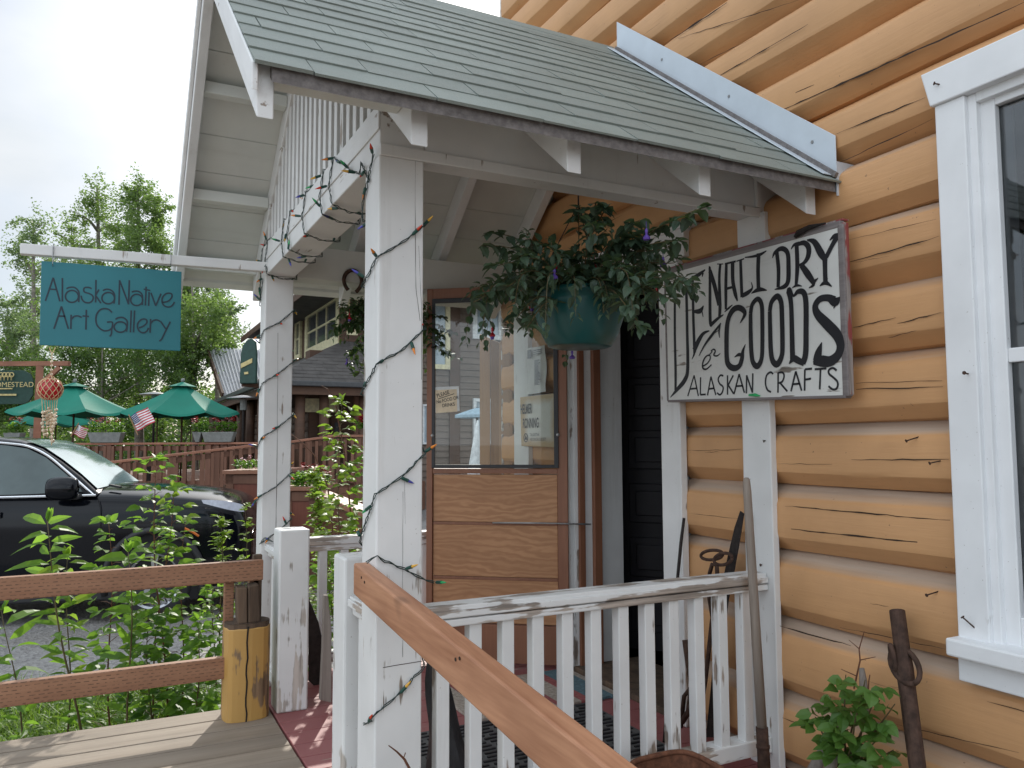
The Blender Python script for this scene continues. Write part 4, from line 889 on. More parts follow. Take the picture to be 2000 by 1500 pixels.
def trifol(m, p, d, L_, W_, mi=0):
    s_ = d.cross(V((0,0,1))); s_ = s_.normalized() if s_.length > 1e-4 else V((1,0,0)); n = V((U(-.6,.6), U(-1.0,.2), .75)).normalized(); q = p + d*L_*.55
    leaf(m, q, d+V((0,0,U(-.3,.1))), n, L_, W_, .3, mi)
    for k in (-1, 1): leaf(m, q - d*L_*.12, d*.45 + s_*k*.9 + V((0,0,U(-.25,.1))), n, L_*.85, W_*.9, .3, mi)
def plant(name, label, base, tip, kind, nl, Lf, Wf, leafmat, cat='shrub', group=None, rad=.006, lean=.0, start=.05, side=0, bare=None, smat='stem'):
    base, tip = V(base), V(tip); t = thing(name, label, cat, tuple(base), group=group); k = 9; pts = []
    ph = U(0, 6)
    for i in range(k+1):
        f = i/k; pts.append(base.lerp(tip, f) + V((math.sin(f*4+ph), math.cos(f*5+ph), 0))*.02*(tip-base).length*f*(1-f)*4)
    st = MB(); st.tube(pts, [rad*(1-.75*i/k) for i in range(k+1)], 6); lf = MB(); ang = U(0, 6)
    def at_(f): f = max(0, min(.999, f))*k; i = int(f); return pts[i].lerp(pts[i+1], f-i)
    if kind == 'long':
        for i in range(nl):
            f = start + (1-start)*(i+U(0,.6))/nl; ang += 2.4; d = V((math.cos(ang), math.sin(ang), U(.15, .75))); p = at_(f)
            s_ = (.45 + .62*f)*U(.7, 1.2); leaf(lf, p + d*.01, d, V((U(-.6,.6), U(-1.1,.1), U(.25,.8))), Lf*s_, Wf*s_, U(.35, .95))
        for i in range(4): leaf(lf, at_(.99), V((U(-.5,.5), U(-.5,.5), 1)), rdir(0), Lf*.5, Wf*.5, .1)
    elif kind == 'berry':
        for i in range(nl):
            f = start + (1-start)*(i+U(0,.6))/nl; ang += 2.2; d = V((math.cos(ang), math.sin(ang), U(.1, .6))).normalized(); p = at_(f); pl_ = U(.4, 1.3)*Lf*(1.25-f*.95); zz_ = 1.08-.30*f
            q = p + d*pl_; st.tube([p, p.lerp(q, .5)+V((0,0,.008)), q], [.0022,.0018,.0012], 4); trifol(lf, q, d, Lf*U(.7, 1.1)*zz_, Wf*U(.75, 1.1)*zz_)
        for i in range(3): trifol(lf, at_(.985), V((U(-.6,.6), U(-.6,.6), .7)).normalized(), Lf*.6, Wf*.6)
    elif kind == 'bushy':
        for i in range(nl):
            f = start + (1-start)*U(0, 1); d = rdir(U(.1, .9)); p = at_(f); ln = U(.3, 1)*side*(1.15-f); q = p + d*ln
            st.tube([p, p.lerp(q, .5)+V((0,0,.01)), q], [.0025,.002,.001], 4)
            for j_ in range(5):
                g_ = (j_+1)/5; dd = (rdir(.2) + d*.7).normalized(); leaf(lf, p.lerp(q, g_), dd, V((U(-.4,.4),U(-.4,.4),1)), Lf*U(.6,1.1), Wf*U(.6,1.1), U(.1,.5))
    st.build('stem', M[smat], t, smooth=True); lf.build('foliage', M[leafmat], t); return t
def gp(px, py, k, z=None): q = PD(px, py, k); return (q.x, q.y, q.z if z is None else z)
def pl2(name, label, bx, tx, ty, k, kind, nl, Lf, Wf, mat, **kw):
    b_ = gp(bx, 1300, k, GZ+.02); t_ = gp(tx, ty, k*.99); return plant(name, label, b_, t_, kind, nl, Lf, Wf, mat, **kw)
GRP = 'wild plants growing between the deck and the gravel'
pl2('willow_sapling', 'long leaved bright green sapling rising in front of the black car door', 175, 92, 1015, 4.25, 'long', 58, .16, .048, 'leaf', group=GRP, rad=.008, start=.12)
pl2('willow_sapling', 'long leaved sapling with a leaf hanging over the upper fence rail', 262, 250, 1075, 4.12, 'long', 44, .155, .05, 'leaf', group=GRP, rad=.007, start=.2)
pl2('berry_bush', 'tall leafy green cane standing in front of the front wheel of the black car', 330, 305, 898, 4.5, 'berry', 66, .10, .07, 'leaf', group=GRP, rad=.007, smat='redstem', start=.08)
pl2('berry_bush', 'shorter leafy cane to the right of the tall cane, before the car bumper', 352, 362, 1020, 4.7, 'berry', 30, .085, .06, 'leaf', group=GRP, rad=.006, smat='redstem')
pl2('leafy_bush', 'olive green small leaved bush before the nose of the black car', 440, 430, 1010, 5.3, 'bushy', 60, .058, .034, 'leaf_yellow', side=.26, group=GRP, rad=.008, start=.35)
pl2('leafy_bush', 'low bush with small leaves beside the white post and the car bumper', 482, 478, 985, 5.9, 'bushy', 22, .055, .032, 'leaf_yellow', side=.2, group=GRP, start=.45)
pl2('willow_sapling', 'long leaved sapling cut by the left edge of the photo below the fence rail', 60, 2, 1190, 4.3, 'long', 26, .17, .052, 'leaf', group=GRP)
pl2('leafy_bush', 'yellow green bush between the white posts below the red geraniums', 640, 615, 920, 5.6, 'bushy', 140, .06, .036, 'leaf_yellow', side=.34, group=GRP, rad=.008, start=.3, smat='redstem')
pl2('berry_bush', 'tall bright yellow green cane rising beside the big white post', 678, 668, 785, 4.95, 'berry', 86, .095, .07, 'leaf_yellow', group=GRP, rad=.006, start=.25)
pl2('berry_bush', 'bright cane close behind the big white post at mid height', 708, 712, 880, 5.0, 'berry', 54, .08, .06, 'leaf', group=GRP, rad=.006, start=.2)
pl2('berry_bush', 'dense green bush behind the far white balusters', 655, 640, 1080, 5.0, 'berry', 60, .085, .065, 'leaf', group=GRP, rad=.006)
pl2('leafy_bush', 'low pale green bush behind the mustard log post', 420, 415, 1150, 4.6, 'berry', 34, .08, .055, 'leaf', group=GRP, start=.3)
pl2('leafy_bush', 'low leafy weed between the lower fence rail and the gravel', 300, 290, 1200, 4.35, 'berry', 36, .085, .06, 'leaf_dark', group=GRP, start=.2)
pl2('leafy_bush', 'broad leaved weed just left of the mustard log post', 380, 388, 1215, 4.3, 'berry', 34, .09, .065, 'leaf', group=GRP, start=.15)
pl2('berry_bush', 'slim leafy cane midway between the long leaved sapling and the tall cane', 225, 212, 1020, 4.45, 'berry', 40, .09, .062, 'leaf', group=GRP, rad=.006, smat='redstem')
pl2('willow_sapling', 'short long leaved sapling right beside the one before the black car door', 135, 132, 1085, 4.35, 'long', 34, .14, .045, 'leaf_yellow', group=GRP, rad=.006, start=.15)
pl2('berry_bush', 'leafy cane right before the front wheel, leaning towards the white post', 300, 340, 955, 4.6, 'berry', 46, .09, .064, 'leaf_yellow', group=GRP, rad=.006, smat='redstem')
t = thing('dry_cane', 'thin bare arching brown cane beside the red geranium planter', 'twig', gp(650, 1050, 5.2)); m = MB(); m.tube([V(gp(650,1040,5.2)), V(gp(640,950,5.2)), V(gp(615,890,5.2)), V(gp(588,862,5.2)), V(gp(566,846,5.2))], [.006,.005,.004,.003,.002], 6); m.build('cane', M['redstem'], t)
m = MB(); m.tube([V(gp(690,1050,5.1)), V(gp(672,880,5.1)), V(gp(655,790,5.1)), V(gp(640,760,5.1)), V(gp(628,753,5.1))], [.006,.005,.004,.0025,.0015], 6); tag(m.build('dry_cane', M['redstem']), 'bare arching cane tip above the bright yellow green cane', 'twig')
# grass and ground cover
m = MB()
for k in range(15000):
    px = U(-60, 480); d = 3.92 + 1.5*R()**1.5; q = PD(px, 1300, d); x, y = q.x, q.y + U(-.1, .1)
    if y < 3.88 or x > .72: continue
    h = U(.05, .16)*(1.4 if R() < .1 else 1); a = U(0, 6.28); b_ = U(.2, .9)*h; w_ = U(.0025, .005); dx, dy = math.cos(a), math.sin(a); p = V((x, y, GZ+.03))
    s_ = V((-dy, dx, 0))*w_; m.add([p-s_, p+s_, p+V((dx*b_*.35, dy*b_*.35, h*.6))+s_*.7, p+V((dx*b_*.35, dy*b_*.35, h*.6))-s_*.7, p+V((dx*b_, dy*b_, h))], [(0,1,2,3),(3,2,4)])
for k in range(2600):
    px = U(-60, 760); d = U(4.2, 5.4); q = PD(px, 1300, d)
    if q.y < 4.4: continue
    p = V((q.x, q.y, GZ+U(.02, .16)))
    for j_ in range(3): leaf(m, p, rdir(U(.1,.6)), V((0,0,1)), U(.03,.06), U(.015,.03), .3)
m.build('grass', M['grass'], kind='stuff')
# sapling at the wall, with grey stick and dry twig
b_ = V(PX(1655, 1560, 2.05)); t = thing('wall_sapling', 'fresh green leafy sapling growing against the ochre logs at the lower right', 'plant', tuple(b_)); lf, st = MB(), MB()
for k in range(13):
    px, py = random.choice([(1590,1390),(1620,1360),(1650,1330),(1690,1330),(1720,1345),(1745,1370),(1640,1420),(1690,1410),(1720,1430),(1660,1460),(1700,1470),(1745,1455),(1625,1335),(1670,1500),(1735,1500)]) if k > 14 else [(1592,1400),(1622,1362),(1652,1318),(1690,1328),(1718,1345),(1748,1375),(1640,1425),(1692,1405),(1722,1435),(1660,1465),(1700,1478),(1745,1465),(1675,1370)][k]
    e = V(PX(px, py, U(1.93, 2.08))); q = b_.lerp(e, .55) + V((-.01, 0, .03)); st.tube([b_, q, e], [.004,.003,.0015], 5)
    for j_ in range(6):
        f = .42 + .58*(j_+1)/6; p = (b_.lerp(q, f*2) if f < .5 else q.lerp(e, f*2-1)) + V((U(-.02,.02), U(-.02,.02), U(-.015,.015)))
        trifol(lf, p, V((U(-1,.2), U(-1,1), U(-.25,.35))).normalized(), U(.042,.062), U(.032,.044))
st.build('stem', M['stem'], t); lf.build('foliage', M['leaf_sap'], t)
t = thing('dry_twig', 'thin dry branching twig rising above the green sapling by the wall', 'twig', tuple(PX(1665,1340,2.08))); m = MB()
P = lambda x, y: PX(x, y, 2.1)
m.tube([P(1668,1345), P(1680,1290), P(1678,1268), P(1688,1233)], [.003,.0026,.002,.0012], 5); m.tube([P(1679,1268), P(1658,1250)], [.002,.001], 5); m.tube([P(1681,1289), P(1710,1283)], [.002,.001], 5); m.tube([P(1672,1320), P(1643,1307)], [.002,.001], 5); m.tube([P(1694,1370), P(1697,1330), P(1699,1318)], [.003,.002,.0015], 5); m.build('twig', M['redstem'], t)
t = thing('driftwood_stick', 'grey weathered forked stick leaning behind the green sapling', 'stick', tuple(PX(1600,1500,1.98))); m = MB(); m.tube([PX(1575,1530,1.95), PX(1625,1440,2.05), PX(1652,1390,2.12)], [.02,.017,.009], 8); m.tube([PX(1610,1530,1.93), PX(1632,1470,2.0), PX(1640,1440,2.05)], [.017,.016,.010], 8); m.tube([PX(1690,1420,2.1), PX(1686,1330,2.14), PX(1683,1305,2.15)], [.014,.012,.008], 8); m.build('stick', M['greywood'], t, smooth=True)
# digging bar with a chain ring
t = thing('digging_bar', 'thick rusty iron bar with a chain ring leaning on the ochre logs', 'iron bar', tuple(PX(1790,1500,2.05)))
a, b = PX(1752, 1192, 2.165), PX(1800, 1560, 2.02); d = (b-a).normalized()
m = MB(); m.tube([a, a.lerp(b, .25), a.lerp(b, .33), a.lerp(b, .45), b], [.0225,.0225,.025,.0235,.0225], 14); m.build('bar', M['rust'], t, bevel=.002)
def ring_pts(c, u, v, a_, b_, n=20, a0=0, a1=360): return [c + u*(a_*math.cos(math.radians(a0+(a1-a0)*i/n))) + v*(b_*math.sin(math.radians(a0+(a1-a0)*i/n))) for i in range(n+1)]
c = PX(1767, 1300, 2.11); u, v = V((-.35,-.75,-.62)).normalized(), V((.25,-.7,.45)).normalized(); m = MB(); m.tube(ring_pts(c, u, v, .062, .038), .008, 8); m.build('ring', M['rust'], t, smooth=True)
c = PX(1744, 1285, 2.10); m = MB(); m.tube(ring_pts(c, V((0,.2,1)).normalized(), V((-.6,-.8,0)).normalized(), .036, .015), .007, 8); m.build('ring', M['rust'], t, smooth=True)
# long handled tool in front of the railing
t = thing('garden_hoe', 'grey weathered wooden tool handle with iron socket leaning on the railing end', 'tool', tuple(PY(1492,1500,2.15)))
a, b = PY(1458, 936, 2.185), PY(1488, 1420, 2.165); e = PY(1496, 1560, 2.15); m = MB(); m.tube([a+V((0,0,.006)), a, a.lerp(b,.05), a.lerp(b,.4), b], [.006,.012,.0145,.016,.0175], 12); m.build('handle', M['handle_wood'], t, smooth=True)
m = MB(); m.tube([b, b.lerp(e,.3), e], [.021,.021,.024], 12); m.tube([b.lerp(e,.25), b.lerp(e,.3)], .0235, 12); m.build('socket', M['rust'], t, smooth=True)
# iron bits leaning in the porch corner
t = thing('lifting_tongs', 'rusty iron tongs with two ring handles leaning in the porch corner', 'tongs', tuple(PX(1385,1440,2.12))); XT2 = 2.13
P = lambda x, y, k=0: PX(x, y, XT2-k)
m = MB(); m.tube(ring_pts(P(1390,1084), (P(1420,1084)-P(1390,1084)).normalized(), (P(1395,1070)-P(1390,1084)).normalized(), .064, .023), .0065, 8); m.tube(ring_pts(P(1412,1092,.03), (P(1440,1088)-P(1412,1092)).normalized(), (P(1412,1075)-P(1412,1092)).normalized(), .052, .022), .0065, 8); m.build('ring', M['rust'], t, smooth=True)
m = MB(); m.tube([P(1386,1120), P(1391,1102), P(1400,1106), P(1402,1140), P(1390,1220), P(1378,1330), P(1360,1440)], [.008,.008,.008,.009,.009,.008,.007], 8); m.tube([P(1386,1120), P(1384,1160), P(1392,1210)], .008, 8); m.build('shank', M['rust'], t, smooth=True)
t = thing('saw_blade', 'long narrow dark iron blade leaning behind the railing against the white stud', 'iron blade', tuple(PX(1385,1440,2.14)))
pts = [(1447,998),(1454,1003),(1445,1060),(1436,1110),(1424,1170),(1412,1260),(1398,1440),(1380,1440),(1398,1260),(1408,1160),(1422,1090),(1436,1030)]
m = MB(); m.prism([PX(x, y, 2.155) for x, y in pts], V((-.004,0,0))); m.build('blade', M['iron'], t)
t = thing('iron_rod', 'thin dark iron rod leaning by the right door trim', 'iron rod', tuple(PX(1300,1420,2.05))); m = MB(); m.tube([PX(1336,1012,2.175), PX(1330,1060,2.17), PX(1312,1250,2.1), PX(1297,1450,2.0)], [.006,.007,.006,.006], 8); m.build('rod', M['iron'], t, smooth=True)
t = thing('iron_bracket', 'curled dark iron hook standing at the foot of the door trim', 'iron hook', tuple(PX(1340,1400,2.1))); m = MB(); m.tube([PX(x, y, 2.08) for x, y in ((1338,1250),(1345,1300),(1352,1340),(1345,1390),(1332,1410))], .012, 8); m.tube([PX(x, y, 2.08) for x, y in ((1352,1340),(1336,1360),(1330,1420))], .009, 8); m.build('hook', M['rust'], t, smooth=True)
# rusty pan at the bottom edge
t = thing('rusty_pan', 'rolled rim of a rusted metal pan peeking in at the bottom edge by the handrail', 'pan', tuple(PY(1345,1530,1.95)))
c = PY(1345, 1534, 1.95); m = MB(); rim = []
for i in range(33):
    a = 2*math.pi*i/32; ca, sa = math.cos(a), math.sin(a); k = .5; x = .135*math.copysign(abs(ca)**k, ca); y = .16*math.copysign(abs(sa)**k, sa); rim.append(c + V((x, y+.0, .02 + .012*sa)))
m.tube(rim, .0085, 8); bot = [c + (p-c)*.8 + V((0,0,-.16)) for p in rim]; m.grid([rim, bot]); b0 = len(m.v); m.v += [tuple(p) for p in bot[:-1]]; m.f.append(tuple(b0+i for i in range(32))); m.m.append(0); m.build('tray', M['rust_pan'], t, smooth=True)
t = thing('broken_branch', 'small bare dark red branch sticking up before the big white post', 'twig', tuple(PY(805,1500,2.1))); m = MB(); m.tube([PY(x, y, 2.1) for x, y in ((815,1530),(790,1483),(775,1468),(759,1456))], [.004,.0035,.0025,.0015], 6); m.tube([PY(x, y, 2.1) for x, y in ((788,1481),(792,1470))], .0015, 5); m.build('twig', M['redstem'], t)
# behind the near railing: pipe, carved black log; sheet and plank by the entrance
t = thing('black_pipe', 'black iron pipe standing behind the big white post', 'pipe', (.875, 2.42, 0)); m = MB(); m.tube([(.868,2.40,0), (.868,2.40,.62)], .026, 14); m.tube([(.868,2.40,.60), (.868,2.40,.63)], .030, 14); m.build('pipe', M['charred'], t, smooth=True)
t = thing('charred_log', 'rough black charred log standing behind the first white balusters', 'log', (1.0, 2.48, 0)); m = MB(); rows = []
for i in range(12):
    f = i/11; cx_, cy_ = 1.055 - .075*f, 2.50 + .02*f; r_ = .075*(1-f)**.55*(1+.1*math.sin(f*9)) + .004; rows.append([(cx_ + r_*(1+.12*math.sin(5*a+f*6))*math.cos(a), cy_ + r_*math.sin(a), .50*f) for a in [2*math.pi*k/14 for k in range(14)]])
m.grid(rows, 0, True); m.build('log', M['charred'], t, smooth=False)
t = thing('dark_sheet', 'dark curved leathery sheet leaning between the newel post and far balusters', 'sheet', (.92, 4.05, 0)); m = MB()
pr = [(603,1168),(612,1190),(622,1215),(630,1250),(634,1300),(634,1345),(628,1352),(603,1330)]
m.prism([PY(x, y, 4.02) for x, y in pr][::-1], V((0,.008,0))); m.build('sheet', M['iron'], t)
t = thing('grey_plank', 'narrow grey weathered plank standing by the entrance', 'plank', (.93, 3.6, 0)); m = MB(); m.prism([PY(x, y, 3.62) for x, y in ((633,1163),(641,1163),(648,1230),(648,1373),(625,1368),(630,1270))][::-1], V((0,.03,0))); m.build('plank', M['greywood'], t, bevel=.004)
# mats
fm = thing('door_mat', 'grey ribbed mat lying on the porch floor behind the railing', 'mat', (1.55, 2.9, 0)); m = MB(); m.box(1.05, 1.98, 2.52, 3.15, .002, .010)
m.build('base', M['mat_grey'], fm)
m = MB(); y = 2.54
while y < 3.13:
    x = 1.07 + U(0, .05)
    while x < 1.94: m.box(x, min(x+.075, 1.965), y, y+.010, .010, .016); x += .098
    y += .034
m.build('ribs', M['charred'], fm)
rg = thing('porch_rug', 'faded red and tan striped rag rug before the dark doorway', 'rug', (1.85, 3.25, 0)); m = MB(); k = 0; x = 1.42
while x < 2.16: 
    wd = U(.02, .07); m.box(x, x+wd-.001, 3.16+U(0,.015), 3.66, .003, .012+U(0,.003), random.choice([0,0,1,1,2,1])); x += wd
m.build('weave', [M['rug_red'], M['rug_tan'], M['rug_blue']], rg)

# ================================================================ hanging baskets, horseshoe
def basket(label, c, rimz, ztop, r_top, pot_h, reach, up_h, seed, nst, mat='fuchsia_leaf', flowers=12, extra=()):
    random.seed(seed); t = thing('hanging_basket', label, 'hanging basket', (c[0], c[1], rimz-pot_h), group='hanging fuchsia baskets'); o = V((c[0], c[1], rimz))
    m = MB(); h = pot_h; rt_ = r_top
    m.lathe([(0,-h), (rt_*.60,-h), (rt_*.66,-h+.004), (rt_*.68,-h+.012), (rt_*.71,-h+.016), (rt_*.80,-h*.75), (rt_*.90,-h*.48), (rt_*.965,-h*.22), (rt_*.985,-.02), (rt_*1.03,-.018), (rt_*1.03,0), (rt_*.97,.002), (rt_*.93,-.05), (0,-.05)], o, 40); m.build('pot', M['green_pot'], t, smooth=True, bevel=0)
    m = MB(); topp = V((c[0], c[1], ztop))
    for k in range(3): a = 2.1*k+.5; m.tube([o+V((math.cos(a)*rt_, math.sin(a)*rt_, -.005)), topp+V((0,0,-.03))], .0018, 5)
    m.tube([topp+V((0,0,-.035)), topp], .003, 6); m.build('hanger', M['iron'], t)
    lf, st = MB(), MB(); ends = []
    tips = []
    for k in range(nst):
        a = U(0, 6.283); el = U(-.35, 1.25); rr = U(.45, 1.0)
        tips.append((a, el, rr))
    for a, el, rr in tips:
        s_ = o + V((math.cos(a), math.sin(a), 0))*U(.15,.9)*rt_ + V((0,0,-.01)); dirh = V((math.cos(a+U(-.4,.4)), math.sin(a+U(-.4,.4)), 0)); L_ = reach*rr
        hgt = max(0, math.sin(el))*up_h*rr; dro = (.16*rr if el < .1 else .03)*U(.5, 1.4)
        p1 = s_ + dirh*L_*.35*math.cos(max(el,0)) + V((0,0,hgt*.7+.03)); p2 = s_ + dirh*L_*math.cos(el*.8)*.75 + V((0,0,hgt)); p3 = p2 + dirh*.04 - V((0,0,dro)) if el < .3 else p2 + V((U(-.03,.03), U(-.03,.03), .03))
        pts = smooth_pts([tuple(s_), tuple(p1), tuple(p2), tuple(p3)], 5); st.tube(pts, [.0022*(1-.7*i/len(pts)) for i in range(len(pts))], 4)
        for i in range(2, len(pts)):
            p = V(pts[i]); dd = (V(pts[i])-V(pts[i-1])).normalized(); ang = U(0, 6.28)
            for q in (0, math.pi):
                sd_ = dd.orthogonal().normalized(); sd2 = dd.cross(sd_); ld = (sd_*math.cos(ang+q)+sd2*math.sin(ang+q) + dd*.45 + V((0,0,-.35))).normalized(); s2 = U(.7,1.2)*(1 if i < len(pts)-3 else .65)
                leaf(lf, p + ld*.006, ld, V((U(-.4,.4),U(-.4,.4),1)), .039*s2, .0255*s2, U(.1,.6), 0, .3)
        ends.append(V(pts[-1])); ends.append(V(pts[-4]))
    for k in range(int(nst*1.1)):                           # short leaves over the soil and rim
        a = U(0, 6.283); r_ = U(.2, 1.12)*rt_; p = o + V((math.cos(a)*r_, math.sin(a)*r_, U(-.03, .09)*(1 if r_ < rt_ else .3)))
        for q in range(3 if p.z > o.z else 1): leaf(lf, p, rdir(U(-.3,.6)), V((U(-.5,.5),U(-.5,.5),1)), U(.04,.062), U(.026,.04), U(.1,.6), 0, .3)
    for (px, py, dd) in extra:                               # trailing shoots with a place of their own
        e = PD(px, py, dd); s_ = o + V((e-o).normalized()*rt_*.7); mid = s_.lerp(e, .55) + V((0,0,.04)); pts = smooth_pts([tuple(s_), tuple(mid), tuple(e)], 6); st.tube(pts, .0018, 4)
        for i in range(3, len(pts)):
            p = V(pts[i])
            for q in range(2): leaf(lf, p, (rdir(U(-.7,.2))), V((U(-.4,.4),U(-.4,.4),1)), U(.035,.058), U(.024,.036), U(.1,.5), 0, .3)
        ends.append(e)
    st.build('stem', M['stem'], t); lf.build('foliage', M[mat], t)
    for k in range(flowers):
        p = random.choice(ends) + V((U(-.02,.02), U(-.02,.02), -.025)) if k % 2 else o + V((U(-.9,.9)*rt_*1.5, -U(.2,1.1)*rt_, U(-.02,.14))); m = MB()
        m.lathe([(0,.0),(.004,-.004),(.005,-.012),(.003,-.02),(.012,-.03),(.010,-.036),(0,-.03)], p, 8); m.tube([p, p+V((0,0,.02))], .0008, 4); f_ = m.build('flower', M['petal_red' if k % 5 < 2 else 'petal_violet'], t)
        if k % 5 < 2:
            m = MB(); m.lathe([(0,-.028),(.008,-.032),(.007,-.045),(0,-.043)], p, 8); m.build('corolla', M['petal_violet'], f_)
    random.seed(seed+100); return t
pc = PY(1132, 612, 2.285)
rimz = PY(1132, 557, 2.285-.12).z; potb = PY(1132, 671, 2.285-.09).z; rpot = abs(PY(1215,557,2.285).x-PY(1050,557,2.285).x)/2*.97
basket('green plastic pot of trailing dark leaved fuchsia hanging at the near side of the porch', (pc.x, pc.y), rimz, BZ0-.004, rpot, rimz-potb, .40, .22, 21, 58, flowers=11,
       extra=((1390,400,2.35),(1345,425,2.38),(1330,470,2.4),(1300,560,2.35),(1345,545,2.3),(1255,640,2.4),(1225,600,2.35),(940,480,2.45),(965,520,2.4),(925,590,2.45),(1030,640,2.4),(990,560,2.4),(960,455,2.5),(1190,400,2.45),(1165,395,2.45),(1130,405,2.5),(1250,430,2.4),(1310,585,2.35),(1010,620,2.45),(1240,470,2.5)))
qb = PD(755, 650, 4.35)
basket('second fuchsia basket at the far side of the porch, half behind the big white post', (qb.x, 4.17), PY(755,640,4.17).z, BZ0-.002, .12, .17, .30, .16, 33, 46, 'fuchsia_far', 12, extra=((690,640,4.3),(685,690,4.3),(695,600,4.3),(885,650,4.4),(895,700,4.4),(865,620,4.35),(680,720,4.3),(700,730,4.3),(870,690,4.35)))
random.seed(77)
hs_ = thing('horseshoe', 'rusty horseshoe nailed points down on the far porch beam', 'horseshoe', tuple(PY(689,550,4.09))); m = MB(); c = PY(689, 550, 4.085); sx = abs(PY(709,550,4.085).x - PY(668,550,4.085).x)/2 - .008
pts = [c + V((sx*(1.0 if True else 1)*math.cos(math.radians(a))*(1 - .25*max(0, (-a-0)/70 if a < 0 else (a-180)/70 if a > 180 else 0)), 0, sx*1.25*math.sin(math.radians(a)))) for a in range(-62, 243, 14)]
m.tube(pts, .0105, 8); m.build('shoe', M['rust'], hs_, smooth=True)

# ================================================================ string lights
def bulbmesh(col):
    m = MB(); m.lathe([(.0038,0),(.0043,.0035),(.0038,.010),(.0023,.018),(.0005,.024),(0,.0242)], (0,0,0), 10); me = bpy.data.meshes.new('bulb'); me.from_pydata(m.v, [], m.f); me.materials.append(M['bulb_'+col]); me.polygons.foreach_set('use_smooth', [True]*len(me.polygons)); return me
BM = {k: bulbmesh(k) for k in ('red','yellow','green','blue','orange')}
m = MB(); m.lathe([(0,-.020),(.004,-.020),(.005,-.015),(.005,-.002),(.0055,-.001),(.0055,.002),(.0035,.002)], (0,0,0), 10); SM = bpy.data.meshes.new('socket'); SM.from_pydata(m.v, [], m.f); SM.materials.append(M['socket'])
order = ['red','yellow','green','blue','orange']; oi = [0]
def lights(name, label, paths, gap, outward):
    t = thing(name, label, 'string lights', tuple(paths[0][0]), group='coloured string lights on the porch'); m = MB(); acc = gap*.5; prev = None; 
    for path in paths:
        P = [V(p) for p in path]; Q = [P[0]]; 
        for a, b in zip(P, P[1:]):
            n = max(1, int((b-a).length/.012)); Q += [a.lerp(b, (i+1)/n) for i in range(n)]
        Q = [q + V((U(-.0015,.0015), U(-.0015,.0015), U(-.002,.002))) for q in Q]; A, B = [], []; ph = 0
        for i, q in enumerate(Q):
            tg = (Q[min(i+1, len(Q)-1)] - Q[max(i-1, 0)]).normalized(); x = tg.orthogonal().normalized(); y = tg.cross(x); ph += .75; o = (x*math.cos(ph)+y*math.sin(ph))*.0026
            A.append(q+o); B.append(q-o)
            acc += (q-Q[i-1]).length if i else 0
            if acc > gap:
                acc = U(-.3,.2)*gap; ou = V(outward(q)).normalized(); d = (ou*U(.3,.8) + V((U(-.8,.8), U(-.8,.8), U(-1,1)))).normalized(); q2 = q + ou*.004
                rot = d.to_track_quat('Z', 'Y').to_matrix().to_4x4(); col = order[oi[0] % 5]; oi[0] += 1
                s_ = link('bulb', BM[col], t); s_.matrix_parent_inverse = Matrix.Identity(4); s_.matrix_basis = Matrix.Translation(q2 + d*.022 - V(t.location)) @ rot
                k_ = link('socket', SM, s_)
        m.tube(A, .0016, 5); m.tube(B, .0016, 5)
    m.build('wire', M['wire'], t); return t
def helix(x0, x1, y0, y1, zc, rise):        # one loop per entry: height at the (x0,y0) corner
    e = .006; P = []
    for z, nx in zip(zc, zc[1:] + [None]):
        back = nx if nx is not None else z + rise*1.4
        P += [(x0-e, y0-e, z), ((x0+x1)/2, y0-e, z+rise*.42+U(-.008,.004)), (x1+e, y0-e, z+rise)]
        P += [(x1+e, y1+e, z+rise+(back-z-rise)*.33), (x0-e, y1+e, z+rise+(back-z-rise)*.7)]
    return P
zq = [PY(747, y, 2.21).z for y in (1395, 965, 712, 503)]
outw = lambda cx_, cy_: (lambda q: V((q.x-cx_, q.y-cy_, 0)))
P1 = helix(.69, .83, 2.215, 2.355, zq, .115)
zt_ = PY(720, 330, 2.2).z
P1 = [(.684, 2.30, zq[0]-.05), (.684, 2.23, zq[0]-.02)] + P1 + [(.684, 2.36, 1.93), (.684, 2.30, 2.0), (.684, 2.25, 2.05)]
P1b = [tuple(PY(x, y, 2.206)) for x, y in ((716,1098),(736,1086),(752,1096),(790,1112),(826,1130),(848,1137))]
lights('string_lights', 'coloured mini lights on green wire spiralling round the big near porch post', [P1, P1b], .105, outw(.76, 2.285))
zq = [PY(517, y, 4.095).z for y in (1062, 968, 855, 748, 645)]
P2 = helix(.69, .83, 4.10, 4.24, zq, .115); P2 = [(.72, 3.95, .72), (.70, 4.05, .73)] + P2 + [(.684, 4.2, 1.95), (.684, 4.15, 2.03)]
lights('string_lights', 'coloured mini lights on green wire spiralling round the far porch post', [P2], .12, outw(.76, 4.17))
P3 = [tuple(PX(722, 355, .685)), tuple(PX(706, 318, .684)), tuple(PX(702, 340, .683)), tuple(PX(690, 335, .683)), tuple(PX(658, 312, .683))]
bots = [(652,392),(633,430),(598,458),(568,472),(556,498),(524,522)]
for i, bq in enumerate(bots):
    yb = PX(*bq, .69).y; yt = yb + .03
    P3 += [(.683, yt-.04, 2.20), (.680, (yb+yt)/2+.02, 2.11), (.683, yb, 2.032), (.76, yb+.02+.02, 2.022), (.842, yb+.06, 2.03), (.842, yb+.09, 2.15), (.80, yb+.12, 2.204), (.72, yb+.15, 2.206)]
P3 += [(.683, 4.17, 2.19), (.681, 4.2, 2.1), (.683, 4.22, 2.0), (.684, 4.225, 1.93)]
lights('string_lights', 'coloured mini lights on green wire looped around the gable beam', [P3], .10, lambda q: V((-1, 0, 0)))

